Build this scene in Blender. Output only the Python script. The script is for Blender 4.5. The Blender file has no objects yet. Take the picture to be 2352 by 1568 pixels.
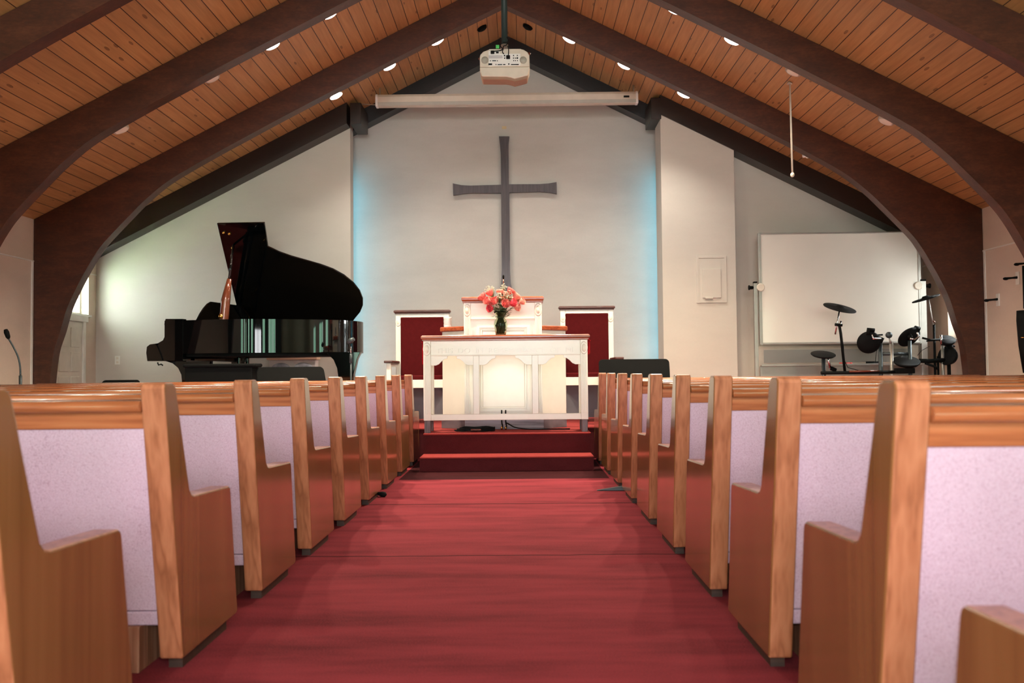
import bpy, bmesh, math, random
from mathutils import Vector, Matrix
random.seed(7)
C = bpy.context.scene.collection
PI = math.pi

# ------------------------------------------------------------------ camera
F_PX = 2050.0
CAM = Vector((.158, 0, .9378))
YAW, PITCH, ROLL = .0098, .0330, .0095
_cy, _sy, _cp, _sp = math.cos(YAW), math.sin(YAW), math.cos(PITCH), math.sin(PITCH)
FW = Vector((-_sy*_cp, _cy*_cp, _sp))
_R = Vector((_cy, _sy, 0)); _U = _R.cross(FW)
RT = math.cos(ROLL)*_R - math.sin(ROLL)*_U
UP = math.sin(ROLL)*_R + math.cos(ROLL)*_U
def ray(px, py): return FW + RT*((px-1176)/F_PX) + UP*((784-py)/F_PX)
def at(px, py, Y):                      # world point seen at a pixel, at room depth Y
    d = ray(px, py); return CAM + d*(Y/d.y)
def atx(px, py, X):
    d = ray(px, py); return CAM + d*((X-CAM.x)/d.x)
cd = bpy.data.cameras.new('camera'); co = bpy.data.objects.new('camera', cd); C.objects.link(co)
cd.sensor_width = 36; cd.lens = F_PX/2352*36; cd.clip_start = .05
co.matrix_world = Matrix(((RT.x, UP.x, -FW.x, CAM.x), (RT.y, UP.y, -FW.y, CAM.y), (RT.z, UP.z, -FW.z, CAM.z), (0, 0, 0, 1)))
cd.dof.use_dof = True; cd.dof.focus_distance = 8.2; cd.dof.aperture_fstop = 3.6
bpy.context.scene.camera = co

# ------------------------------------------------------------------ materials
def lin(c):
    return tuple(((v/255)/12.92 if v/255 <= .04045 else ((v/255+.055)/1.055)**2.4) for v in c)
def rgba(c): return (*lin(c), 1)
class NT:
    def __init__(s, name):
        s.m = bpy.data.materials.new(name); s.m.use_nodes = True
        s.t = s.m.node_tree; s.n = s.t.nodes; s.b = s.n['Principled BSDF']; s.out = s.n['Material Output']
    def N(s, typ, **kw):
        n = s.n.new(typ)
        for k, v in kw.items(): setattr(n, k, v)
        return n
    def L(s, a, b): s.t.links.new(a, b)
    def val(s, node, **kw):
        for k, v in kw.items(): node.inputs[k.replace('_', ' ')].default_value = v
        return node
    def math(s, op, a, b=None, c=None):
        n = s.N('ShaderNodeMath', operation=op)
        for i, v in enumerate((a, b, c)):
            if v is None: continue
            if isinstance(v, (int, float)): n.inputs[i].default_value = v
            else: s.L(v, n.inputs[i])
        return n.outputs[0]
    def mix(s, f, a, b, blend='MIX'):
        n = s.N('ShaderNodeMix', data_type='RGBA', blend_type=blend)
        for i, v in ((0, f), (6, a), (7, b)):
            if isinstance(v, (int, float, tuple)): n.inputs[i].default_value = v
            else: s.L(v, n.inputs[i])
        return n.outputs[2]
    def noise(s, scale, detail=3, vec=None, rough=.5):
        n = s.N('ShaderNodeTexNoise'); n.inputs['Scale'].default_value = scale
        n.inputs['Detail'].default_value = detail; n.inputs['Roughness'].default_value = rough
        if vec is not None: s.L(vec, n.inputs['Vector'])
        return n.outputs['Fac']
    def obj(s, scale=(1, 1, 1)):
        t = s.N('ShaderNodeTexCoord'); m = s.N('ShaderNodeMapping'); m.inputs['Scale'].default_value = scale
        s.L(t.outputs['Object'], m.inputs['Vector']); return m.outputs[0]
    def ramp(s, f, stops):
        n = s.N('ShaderNodeValToRGB'); e = n.color_ramp.elements
        while len(e) < len(stops): e.new(.5)
        for i, (p, c) in enumerate(stops): e[i].position = p; e[i].color = c
        s.L(f, n.inputs[0]); return n.outputs[0]
    def bump(s, h, strength=.3, dist=.01):
        n = s.N('ShaderNodeBump'); n.inputs['Strength'].default_value = strength; n.inputs['Distance'].default_value = dist
        s.L(h, n.inputs['Height']); s.L(n.outputs[0], s.b.inputs['Normal'])
    def set(s, color=None, rough=None, metal=None, spec=None, coat=None, coatr=.1):
        if color is not None:
            if isinstance(color, tuple): s.b.inputs['Base Color'].default_value = color
            else: s.L(color, s.b.inputs['Base Color'])
        if rough is not None:
            if isinstance(rough, (int, float)): s.b.inputs['Roughness'].default_value = rough
            else: s.L(rough, s.b.inputs['Roughness'])
        if metal is not None: s.b.inputs['Metallic'].default_value = metal
        if spec is not None: s.b.inputs['Specular IOR Level'].default_value = spec
        if coat is not None: s.b.inputs['Coat Weight'].default_value = coat; s.b.inputs['Coat Roughness'].default_value = coatr
        return s.m
def plain(name, c, rough=.5, metal=0, spec=.5, coat=0, var=.06, nscale=9, coatr=.08):
    t = NT(name); n = t.noise(nscale, 4, t.obj())
    a, b = lin(c), None
    lo = tuple(v*(1-var) for v in a)+(1,); hi = tuple(min(1, v*(1+var)) for v in a)+(1,)
    return t.set(t.ramp(n, [(.3, lo), (.7, hi)]), rough, metal, spec, coat, coatr)
def wood(name, dark, mid, light, axis, rough=.35, coat=.3, ring=14, fine=60, stretch=.06):
    t = NT(name)
    sc = [1, 1, 1]; sc[axis] = stretch
    v = t.obj(tuple(sc))
    n1 = t.noise(ring, 3, v, .55); n2 = t.noise(fine*1.4, 5, v, .65)
    # fold the noise into cathedral bands
    band = t.math('FRACT', t.math('MULTIPLY', n1, 5.0))
    tri = t.math('ABSOLUTE', t.math('SUBTRACT', t.math('MULTIPLY', band, 2.0), 1.0))
    f = t.math('ADD', t.math('MULTIPLY', tri, .55), t.math('MULTIPLY', n2, .45))
    col = t.ramp(f, [(.12, rgba(dark)), (.45, rgba(mid)), (.85, rgba(light))])
    t.set(col, rough, 0, .5, coat, .12); t.bump(n2, .12, .002); return t.m
def emit(name, c, strength):
    t = NT(name); t.b.inputs['Base Color'].default_value = (*c, 1)
    t.b.inputs['Emission Color'].default_value = (*c, 1); t.b.inputs['Emission Strength'].default_value = strength
    return t.m
def glass(name, c=(1, 1, 1), rough=0.0, ior=1.45):
    t = NT(name); t.b.inputs['Base Color'].default_value = (*c, 1); t.b.inputs['Roughness'].default_value = rough
    t.b.inputs['Transmission Weight'].default_value = 1; t.b.inputs['IOR'].default_value = ior; return t.m

M = {}
OD, OM, OLt = (140, 84, 56), (170, 106, 74), (188, 124, 90)
M['oak_v'] = wood('oak_upright_grain', OD, OM, OLt, 2)
M['oak_h'] = wood('oak_long_grain', (150, 84, 52), (184, 110, 70), (200, 130, 88), 0, rough=.24, coat=.6, ring=9)
M['veneer'] = wood('oak_veneer', (122, 78, 45), (133, 87, 50), (142, 95, 57), 2, rough=.25, coat=.8, ring=4, fine=80, stretch=.04)
M['oak_foot'] = wood('oak_worn_foot', (120, 74, 52), (150, 98, 74), (172, 128, 104), 2, .5, .1)
M['plinth'] = wood('dark_plinth', (44, 28, 20), (58, 36, 26), (70, 46, 34), 0, .6, 0)
M['cherry'] = wood('cherry_cap', (124, 54, 30), (158, 76, 44), (178, 94, 56), 0, rough=.3, coat=.3)
M['walnut'] = wood('walnut_cap', (56, 26, 18), (74, 36, 26), (90, 46, 34), 0, rough=.4, coat=.15)
M['darkfoot'] = wood('stained_foot', (62, 44, 46), (92, 70, 72), (116, 96, 98), 2, .4, .2)
M['zebra'] = wood('grained_plinth_wood', (84, 72, 80), (150, 142, 156), (174, 168, 182), 0, .45, .1, ring=10, fine=120, stretch=.045)
M['plinthgrey'] = wood('grey_side_plinth', (88, 78, 84), (108, 100, 106), (122, 114, 120), 0, .5, .05, ring=3, fine=200, stretch=.03)
M['cross'] = wood('cross_wood', (58, 48, 50), (68, 58, 60), (78, 68, 68), 2, .5, .1)

def beam_mat(name, d, m_, l):
    t = NT(name); v = t.obj((.35, 1, 1))
    n1 = t.noise(9, 5, v, .7); n2 = t.noise(55, 4, v, .7)
    f = t.math('ADD', t.math('MULTIPLY', n1, .6), t.math('MULTIPLY', n2, .4))
    return t.set(t.ramp(f, [(.3, rgba(d)), (.5, rgba(m_)), (.72, rgba(l))]), .42, 0, .5, .15, .25)
M['beam'] = beam_mat('dark_glulam', (44, 20, 11), (70, 34, 19), (96, 52, 31))
M['rafter'] = beam_mat('near_black_rafter', (24, 14, 9), (34, 20, 13), (44, 27, 18))
M['rafter_blue'] = beam_mat('slate_rafter', (18, 18, 20), (26, 26, 29), (34, 34, 38))

def ceiling_mat():
    t = NT('pine_planks'); tc = t.N('ShaderNodeTexCoord'); sx = t.N('ShaderNodeSeparateXYZ'); t.L(tc.outputs['Object'], sx.inputs[0])
    u = t.math('DIVIDE', t.math('ADD', sx.outputs[0], 50), .122)
    idx = t.math('FLOOR', u); fr = t.math('FRACT', u)
    wn = t.N('ShaderNodeTexWhiteNoise', noise_dimensions='1D'); t.L(idx, wn.inputs['W'])
    edge = t.math('MINIMUM', fr, t.math('SUBTRACT', 1.0, fr))
    groove = t.math('LESS_THAN', edge, .028)
    mp = t.N('ShaderNodeMapping'); mp.inputs['Scale'].default_value = (14, .9, 14)
    off = t.N('ShaderNodeCombineXYZ'); t.L(t.math('MULTIPLY', wn.outputs[0], 37), off.inputs[1]); 
    add = t.N('ShaderNodeVectorMath', operation='ADD'); t.L(tc.outputs['Object'], add.inputs[0]); t.L(off.outputs[0], add.inputs[1])
    t.L(add.outputs[0], mp.inputs['Vector'])
    grain = t.noise(2.2, 5, mp.outputs[0], .6)
    kv = t.N('ShaderNodeMapping'); kv.inputs['Scale'].default_value = (9, 2.6, 9); t.L(add.outputs[0], kv.inputs['Vector'])
    vo = t.N('ShaderNodeTexVoronoi'); vo.inputs['Scale'].default_value = 1.0; t.L(kv.outputs[0], vo.inputs['Vector'])
    knot = t.math('MULTIPLY', t.math('LESS_THAN', vo.outputs['Distance'], .12), .55)
    base = t.ramp(grain, [(.25, rgba((162, 116, 70))), (.55, rgba((180, 131, 81))), (.8, rgba((192, 145, 94)))])
    tint = t.math('MULTIPLY_ADD', wn.outputs[0], .16, .90)
    tc2 = t.N('ShaderNodeCombineColor'); [t.L(tint, tc2.inputs[i]) for i in range(3)]
    c = t.mix(1.0, base, tc2.outputs[0], 'MULTIPLY')
    c = t.mix(knot, c, rgba((84, 46, 26)))
    c = t.mix(groove, c, rgba((58, 30, 18)))
    t.set(c, .5, 0, .4, .1, .3)
    t.bump(t.math('SUBTRACT', 1.0, groove), .5, .006)
    return t.m
M['planks'] = ceiling_mat()

def wall_mat(name, c, mott=.05):
    t = NT(name); v = t.obj((1, 1, 2.6))
    n1 = t.noise(1.6, 4, v, .6); n2 = t.noise(40, 3, t.obj((1, 1, 1)), .6)
    a = lin(c); f = t.math('ADD', t.math('MULTIPLY', n1, .75), t.math('MULTIPLY', n2, .25))
    t.set(t.ramp(f, [(.3, tuple(x*(1-mott) for x in a)+(1,)), (.7, tuple(min(1, x*(1+mott)) for x in a)+(1,))]), .75, 0, .3)
    t.bump(n2, .15, .002); return t.m
M['wall'] = wall_mat('painted_wall', (198, 190, 178), .04)
M['brushed'] = wall_mat('brushed_plaster', (192, 186, 177), .07)
M['panelwall'] = wall_mat('panelled_wall', (208, 190, 172), .06)
M['door'] = plain('door_paint', (214, 205, 192), .4)
M['trimwhite'] = plain('white_trim', (226, 222, 212), .4)

def carpet(name, c, streak=.16, seams=()):
    t = NT(name)
    n1 = t.noise(160, 3, t.obj(), .7); n2 = t.noise(2.6, 4, t.obj((.45, 2.2, 1)), .6)
    f = t.math('ADD', t.math('MULTIPLY', n1, .45), t.math('MULTIPLY', n2, .55))
    a = lin(c)
    col = t.ramp(f, [(.28, tuple(x*(1-streak*1.6) for x in a)+(1,)), (.5, (*a, 1)), (.72, tuple(min(1, x*(1+streak)) for x in a)+(1,))])
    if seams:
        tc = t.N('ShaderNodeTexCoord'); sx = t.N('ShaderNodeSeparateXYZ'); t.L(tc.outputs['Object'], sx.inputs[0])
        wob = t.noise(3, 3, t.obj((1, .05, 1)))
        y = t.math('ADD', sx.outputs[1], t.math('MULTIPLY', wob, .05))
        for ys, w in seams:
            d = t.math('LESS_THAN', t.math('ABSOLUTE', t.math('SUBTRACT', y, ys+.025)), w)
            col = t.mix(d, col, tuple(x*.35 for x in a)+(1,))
    t.set(col, .95, 0, .1); t.bump(n1, .5, .006); return t.m
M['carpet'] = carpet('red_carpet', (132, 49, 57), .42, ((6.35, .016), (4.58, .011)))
M['carpet_riser_shade'] = carpet('shaded_riser_carpet', (86, 34, 37), .3)  # step carpet with the shade on its risers put into the colour
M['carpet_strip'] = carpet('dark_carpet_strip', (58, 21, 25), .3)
M['carpet_tread_lit'] = carpet('lit_tread_carpet', (146, 58, 56), .12)  # same step carpet, overhead light on the flat tops put into the colour

def lilac():
    t = NT('lilac_tweed'); n1 = t.noise(210, 3, t.obj(), .75); n2 = t.noise(3, 3, t.obj())
    f = t.math('ADD', t.math('MULTIPLY', n1, .8), t.math('MULTIPLY', n2, .2))
    t.set(t.ramp(f, [(.32, rgba((172, 138, 156))), (.46, rgba((204, 174, 194))), (.7, rgba((218, 194, 212)))]), .95, 0, .1)
    t.bump(n1, .4, .003); return t.m
M['lilac'] = lilac()
M['cream'] = plain('cream_enamel', (244, 241, 226), .30, spec=.7, coat=.3, coatr=.3, var=.02)
M['velvet'] = plain('dark_red_velvet', (78, 20, 22), .95, spec=.05, var=.08, nscale=30)
M['black'] = plain('matt_black', (10, 11, 10), .7, spec=.15, var=.15)
M['gloss'] = plain('piano_black', (4, 6, 7), .03, spec=.55, var=.05)
M['rubber'] = plain('black_rubber', (11, 12, 12), .75, spec=.2)
M['chrome'] = plain('chrome', (205, 205, 205), .18, 1)
M['brass'] = plain('brass', (214, 160, 84), .22, 1)
M['copper'] = plain('warm_lacquer', (110, 58, 40), .12, .3, coat=.6)
M['greymetal'] = plain('grey_metal', (70, 78, 80), .45, .5)
M['alu'] = plain('aluminium', (176, 172, 164), .35, .6)
M['offwhite'] = plain('offwhite_plastic', (214, 202, 184), .4)
M['white'] = plain('white_plastic', (236, 232, 226), .4)
M['board'] = plain('whiteboard_face', (222, 216, 204), .22, coat=.4, var=.03, nscale=2)
M['screen'] = plain('screen_casing_paint', (206, 192, 174), .4)
M['red'] = plain('red_plastic', (196, 40, 36), .4)
M['redcloth'] = plain('red_cloth', (150, 22, 30), .9, spec=.1, var=.2, nscale=40)
M['green'] = plain('green_tag', (70, 190, 90), .5)
M['leaf'] = plain('leaf_green', (50, 72, 40), .5, var=.35, nscale=30)
M['stem'] = plain('stem_green', (62, 84, 48), .5, var=.3)
M['gyp'] = plain('tiny_white_blossom', (246, 240, 214), .7)
M['twig'] = plain('pale_twig', (150, 150, 104), .7)
def rose(name, c1, c2):
    t = NT(name); n = t.noise(28, 3, t.obj()); 
    t.set(t.ramp(n, [(.3, rgba(c1)), (.7, rgba(c2))]), .6, 0, .3); return t.m
M['rose'] = [rose('coral_petal', (226, 84, 82), (248, 140, 128)), rose('crimson_petal', (208, 46, 66), (236, 84, 94)), rose('blush_petal', (238, 120, 108), (252, 182, 160))]
M['vase'] = glass('vase_glass', (.74, .84, .72), 0, 1.25)
M['crystal'] = glass('cut_glass', (.97, .97, .97), .25, 1.3)
M['crystal'].node_tree.nodes['Principled BSDF'].inputs['Transmission Weight'].default_value = .55
M['shade_grey'] = plain('under_seat_shade_grey', (128, 132, 138), .6)  # shade below the chair seats, as a flat colour
M['pane'] = glass('window_glass', (1, 1, 1), 0, 1.0)
M['lamp'] = emit('lamp_lens', (1, .93, .84), 14)
M['lampoff'] = plain('unlit_lens', (226, 214, 196), .4)
M['led'] = emit('red_led', (1, .1, .15), 6)
M['tape'] = plain('old_tape', (206, 182, 140), .7)
M['grille'] = None
def grille():
    t = NT('perforated_metal'); v = t.obj((110, 110, 110)); vo = t.N('ShaderNodeTexVoronoi'); vo.inputs['Scale'].default_value = 1; vo.inputs['Randomness'].default_value = 0
    t.L(v, vo.inputs['Vector']); h = t.math('LESS_THAN', vo.outputs['Distance'], .3)
    return t.set(t.mix(h, rgba((170, 166, 156)), rgba((112, 110, 104))), .6, 0)
M['grille'] = grille()
M['bin'] = plain('frosted_bin', (214, 206, 200), .3, var=.08)
M['binlid'] = plain('peach_lid', (234, 196, 164), .4)
M['binstuff'] = plain('grey_bundle', (168, 166, 172), .7, var=.35, nscale=14)

# ------------------------------------------------------------------ mesh builder
class MB:
    def __init__(s): s.v = []; s.f = []; s.smooth = set()
    def add(s, vs, fs, smooth=False):
        o = len(s.v); s.v += [tuple(v) for v in vs]
        for f in fs:
            if smooth: s.smooth.add(len(s.f))
            s.f.append(tuple(i+o for i in f))
        return s
    def box(s, x0, x1, y0, y1, z0, z1):
        return s.add([(x, y, z) for x in (x0, x1) for y in (y0, y1) for z in (z0, z1)],
                     [(0, 1, 3, 2), (4, 6, 7, 5), (0, 4, 5, 1), (2, 3, 7, 6), (0, 2, 6, 4), (1, 5, 7, 3)])
    def hexa(s, p): # 8 pts: bottom ring 0-3, top ring 4-7
        return s.add(p, [(0, 3, 2, 1), (4, 5, 6, 7), (0, 1, 5, 4), (1, 2, 6, 5), (2, 3, 7, 6), (3, 0, 4, 7)])
    def prism(s, poly, d): # poly: 3D pts (planar), d: extrusion vector
        n = len(poly); d = Vector(d); a = [Vector(p) for p in poly]
        return s.add([*a, *[p+d for p in a]], [tuple(range(n))[::-1], tuple(range(n, 2*n))] + [(i, (i+1) % n, n+(i+1) % n, n+i) for i in range(n)])
    def tube(s, path, r, seg=10, cap=True):
        path = [Vector(p) for p in path]; n = len(path)
        rs = r if isinstance(r, (list, tuple)) else [r]*n
        vs = []; prev = None
        for i, p in enumerate(path):
            t = (path[min(i+1, n-1)]-path[max(i-1, 0)])
            t = t.normalized() if t.length > 1e-9 else Vector((0, 0, 1))
            if prev is None:
                a = Vector((0, 0, 1)) if abs(t.z) < .9 else Vector((1, 0, 0)); u = t.cross(a).normalized()
            else:
                u = prev - t*prev.dot(t); u = u.normalized() if u.length > 1e-6 else t.orthogonal().normalized()
            prev = u; w = t.cross(u)
            vs += [p+(u*math.cos(k*2*PI/seg)+w*math.sin(k*2*PI/seg))*rs[i] for k in range(seg)]
        fs = [(i*seg+k, i*seg+(k+1) % seg, (i+1)*seg+(k+1) % seg, (i+1)*seg+k) for i in range(n-1) for k in range(seg)]
        s.add(vs, fs, True)
        if cap: s.add(vs[:seg], [tuple(range(seg))[::-1]]); s.add(vs[-seg:], [tuple(range(seg))])
        return s
    def lathe(s, prof, c=(0, 0, 0), axis=(0, 0, 1), seg=24, sx=1, sy=1): # prof: (r, h)
        ax = Vector(axis).normalized(); u = ax.orthogonal().normalized()
        if abs(ax.z) > .999: u = Vector((1, 0, 0))
        w = ax.cross(u); c = Vector(c); vs = []
        for r, h in prof:
            vs += [c+ax*h+(u*math.cos(k*2*PI/seg)*sx+w*math.sin(k*2*PI/seg)*sy)*r for k in range(seg)]
        n = len(prof)
        s.add(vs, [(i*seg+k, i*seg+(k+1) % seg, (i+1)*seg+(k+1) % seg, (i+1)*seg+k) for i in range(n-1) for k in range(seg)], True)
        if prof[0][0] > 1e-4: s.add(vs[:seg], [tuple(range(seg))[::-1]])
        if prof[-1][0] > 1e-4: s.add(vs[-seg:], [tuple(range(seg))])
        return s
    def ball(s, c, rx, ry=None, rz=None, seg=12, rings=8):
        ry = rx if ry is None else ry; rz = rx if rz is None else rz
        vs = [(c[0]+rx*math.sin(PI*i/rings)*math.cos(2*PI*k/seg), c[1]+ry*math.sin(PI*i/rings)*math.sin(2*PI*k/seg), c[2]+rz*math.cos(PI*i/rings)) for i in range(rings+1) for k in range(seg)]
        return s.add(vs, [(i*seg+k, (i+1)*seg+k, (i+1)*seg+(k+1) % seg, i*seg+(k+1) % seg) for i in range(rings) for k in range(seg)], True)
    def build(s, name, mat, parent=None, bevel=0, seg=2, loc=None):
        me = bpy.data.meshes.new(name)
        o0 = Vector(loc) if loc is not None else Vector((0, 0, 0))
        if parent is not None: o0 = ORG.get(parent.name, Vector((0, 0, 0)))
        bm = bmesh.new(); vv = [bm.verts.new(Vector(v)-o0) for v in s.v]
        for i, f in enumerate(s.f):
            try: fc = bm.faces.new([vv[k] for k in f])
            except ValueError: continue
            fc.smooth = i in s.smooth
        bmesh.ops.remove_doubles(bm, verts=bm.verts, dist=1e-5)
        bmesh.ops.recalc_face_normals(bm, faces=bm.faces)
        bm.to_mesh(me); bm.free(); me.materials.append(mat)
        o = bpy.data.objects.new(name, me); C.objects.link(o)
        if parent is not None: o.parent = parent
        elif loc is not None: o.location = o0
        ORG[o.name] = o0
        if bevel:
            b = o.modifiers.new('bevel', 'BEVEL'); b.width = bevel; b.segments = seg; b.limit_method = 'ANGLE'; b.angle_limit = .6
            b.harden_normals = False
        return o
ORG = {}
def tag(o, label, cat, group=None, kind=None):
    o['label'] = label; o['category'] = cat
    if group: o['group'] = group
    if kind: o['kind'] = kind
    return o
def thing(name, label, cat, loc, group=None):
    o = bpy.data.objects.new(name, None); C.objects.link(o); o.location = loc; o.empty_display_size = .1
    ORG[o.name] = Vector(loc); return tag(o, label, cat, group)
def struct(mb, name, mat, bevel=0, parent=None):
    o = mb.build(name, mat, parent, bevel)
    if parent is None: o['kind'] = 'structure'
    return o
def copy_tree(o, loc, label=None):
    r = o.copy(); C.objects.link(r); r.location = loc
    if label: r['label'] = label
    for ch in list(o.children):
        c = ch.copy(); C.objects.link(c); c.parent = r
        for g in list(ch.children):
            d = g.copy(); C.objects.link(d); d.parent = c
    return r
def px_poly(pts, Y): return [at(x, y, Y) for x, y in pts]
def smooth_path(pts, n=6):
    P = [Vector(p) for p in pts]; out = []
    for i in range(len(P)-1):
        a, b, c, d = P[max(i-1, 0)], P[i], P[i+1], P[min(i+2, len(P)-1)]
        for k in range(n):
            t = k/n
            out.append(.5*((2*b)+(c-a)*t+(2*a-5*b+4*c-d)*t*t+(3*b-a-3*c+d)*t**3))
    out.append(P[-1]); return out

# ------------------------------------------------------------------ room shell
HW, EAVE, RIDGE, REAR, BACK, RECESS = 5.345, 2.705, 5.42, -5.0, 11.5, 12.0
SL = (RIDGE-EAVE)/HW
PZ, SZ = .338, .14                      # platform and step heights
struct(MB().box(-HW-.2, HW+.2, REAR-.2, 7.79, -.1, 0).box(-HW-.2, -.917, 7.79, RECESS+.2, -.1, 0).box(.917, HW+.2, 7.79, RECESS+.2, -.1, 0), 'floor', M['carpet'])
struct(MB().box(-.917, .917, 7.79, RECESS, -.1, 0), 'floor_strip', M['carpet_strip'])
st = struct(MB().box(-.80, .83, 8.385, 8.71, .002, SZ-.004), 'floor_step', M['carpet_riser_shade'])
struct(MB().box(-.80, .83, 8.37, 8.71, SZ-.018, SZ), 'tread', M['carpet_tread_lit'], .008, st)
pl = struct(MB().box(-.80, .83, 8.705, 9.55, .002, PZ-.004).box(-HW+.01, HW-.01, 9.53, RECESS-.01, .002, PZ-.004), 'floor_platform', M['carpet_riser_shade'])
struct(MB().box(-.80, .83, 8.69, 9.55, PZ-.018, PZ).box(-HW+.01, HW-.01, 9.52, RECESS-.01, PZ-.018, PZ), 'carpet_top', M['carpet_tread_lit'], .008, pl)

def roof_side(sg):
    m = MB(); th = .12
    p = lambda x, z: (sg*x, 0, z)
    a = [(0, RIDGE), (HW+.25, EAVE-.25*SL), (HW+.25, EAVE-.25*SL+th), (0, RIDGE+th)]
    m.prism([(sg*x, REAR-.2, z) for x, z in a], (0, RECESS+.4-REAR, 0)); return m
cl = MB(); 
for sg in (-1, 1):
    r = roof_side(sg); cl.add(r.v, r.f)
struct(cl, 'ceiling', M['planks'])

# side walls with window openings
def side_wall(sg, name, y0, y1, z0, z1):
    m = MB(); xa, xb = sorted((sg*HW, sg*(HW+.15))); t = EAVE+.02
    m.box(xa, xb, REAR-.2, y0, 0, t); m.box(xa, xb, y1, RECESS+.2, 0, t); m.box(xa, xb, y0, y1, 0, z0); m.box(xa, xb, y0, y1, z1, t)
    w = struct(m, name, M['panelwall'])
    # thicker lower panelling with its ledge line
    return w
WL = (10.22, 11.30, 1.70, 2.2); WR = (10.1, 10.87, 1.27, 2.2)
side_wall(-1, 'wall_left', *WL); side_wall(1, 'wall_right', *WR)
for sg, nm, hole in ((-1, 'trim_1', WL), (1, 'trim_2', WR)):
    m = MB(); x = sg*HW
    xa, xb = sorted((x, x-sg*.012)); m.box(xa, xb, REAR, BACK-.002, 2.222, 2.236)
    for yj in (3.2, 6.57, 8.28, 9.96):                               # upright battens beside the arches
        m.box(xa, xb, yj, yj+.03, 0, 2.222)
    struct(m, nm, M['trimwhite'] if sg < 0 else M['trimwhite'])
def window(idx, sg, y0, y1, z0, z1):
    x = sg*(HW+.12); w = .03; m = MB()
    xa, xb = x-.02, x+.02
    m.box(xa, xb, y0, y0+w, z0, z1).box(xa, xb, y1-w, y1, z0, z1).box(xa, xb, y0, y1, z0, z0+w).box(xa, xb, y0, y1, z1-w, z1)
    f = struct(m, f'window_{idx}', M['trimwhite'], .004)
    struct(MB().box(x-.003, x+.003, y0+w, y1-w, z0+w, z1-w), 'pane', M['pane'], 0, f)
    xs = sorted((sg*(HW+.07), sg*(HW-.03))); struct(MB().box(xs[0], xs[1], y0-.03, y1+.03, z0-.03, z0), 'sill', M['trimwhite'], .004, f)
window(1, -1, *WL); window(2, 1, *WR)

# door under the left window
dm = MB(); x = -HW
dm.box(x, x+.02, 10.45, 11.1, PZ, 1.60)
d1 = struct(dm, 'door_1', M['door'], .004)
for z0, z1 in ((.45, .92), (.98, 1.22), (1.28, 1.52)):
    for y0, y1 in ((10.53, 10.74), (10.81, 11.02)):
        struct(MB().box(x+.02, x+.028, y0, y1, z0, z1), 'door_panel', M['door'], .006, d1)
struct(MB().box(x, x+.035, 11.1, 11.17, PZ, 1.66).box(x, x+.035, 10.38, 10.45, PZ, 1.66).box(x, x+.05, 10.36, 11.2, 1.60, 1.68), 'door_frame', M['trimwhite'], .004, d1)

# altar-end walls
def under_roof(x0, x1, y0, y1, z0=0, drop=.01):
    m = MB(); n = 2 if x0*x1 >= 0 else 3
    xs = [x0, x1] if n == 2 else [x0, 0, x1]
    top = [RIDGE-abs(x)*SL-drop for x in xs]
    for i in range(len(xs)-1):
        a, b, ta, tb = xs[i], xs[i+1], top[i], top[i+1]
        m.hexa([(a, y0, z0), (b, y0, z0), (b, y1, z0), (a, y1, z0), (a, y0, ta), (b, y0, tb), (b, y1, tb), (a, y1, ta)])
    return m
xL = at(805, 500, BACK).x; xR = at(1520, 500, 11.26).x; xC = at(1688, 500, 11.26).x
struct(under_roof(-HW, xL, BACK, BACK+.2), 'wall_altar_left', M['wall'])
mR = under_roof(xC, HW, BACK, BACK+.2)
struct(mR, 'wall_altar_right', M['wall'])
struct(under_roof(xR, xC, 11.26, BACK+.2), 'wall_chase', M['wall'])
struct(under_roof(-2.9, 2.9, RECESS, RECESS+.2), 'wall_recess', M['brushed'])
struct(MB().box(-2.9, -2.7, BACK+.2, RECESS, 0, 4.0), 'wall_recess_left', M['wall'])
struct(MB().box(2.7, 2.9, BACK+.2, RECESS, 0, 4.0), 'wall_recess_right', M['wall'])
# rear wall with curtained windows (behind the camera)
M['darkpanel'] = wood('dark_wall_panelling', (40, 26, 18), (54, 36, 25), (66, 46, 32), 2, .5, .1)
struct(under_roof(-HW-.2, HW+.2, REAR-.2, REAR), 'wall_rear', M['darkpanel'])
def drape():
    t = NT('daylit_green_curtain'); v = t.obj((1, 1, 1)); sx = t.N('ShaderNodeSeparateXYZ'); t.L(v, sx.inputs[0])
    n = t.noise(16, 2, t.obj((1, .7, .02)))
    c = t.ramp(n, [(.35, (.06, .16, .09, 1)), (.5, (.26, .58, .38, 1)), (.62, (.40, .46, .42, 1))])
    t.set(c, .8); t.L(c, t.b.inputs['Emission Color']); t.b.inputs['Emission Strength'].default_value = 9.0; return t.m
M['drape'] = drape()
for i, (x0, x1) in enumerate(((-4.5, -3.7), (-2.6, -1.7), (1.5, 2.3), (3.2, 4.2))):
    f = struct(MB().box(x0-.05, x0, REAR-.01, REAR+.03, 1.0, 3.2).box(x1, x1+.05, REAR-.01, REAR+.03, 1.0, 3.2).box(x0-.05, x1+.05, REAR-.01, REAR+.03, 3.2, 3.26).box(x0-.05, x1+.05, REAR-.01, REAR+.05, .95, 1.0), f'window_{i+3}', M['walnut'])
    struct(MB().box(x0, x1, REAR, REAR+.012, 1.0, 3.2), 'curtained_pane', M['drape'], 0, f)

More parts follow.
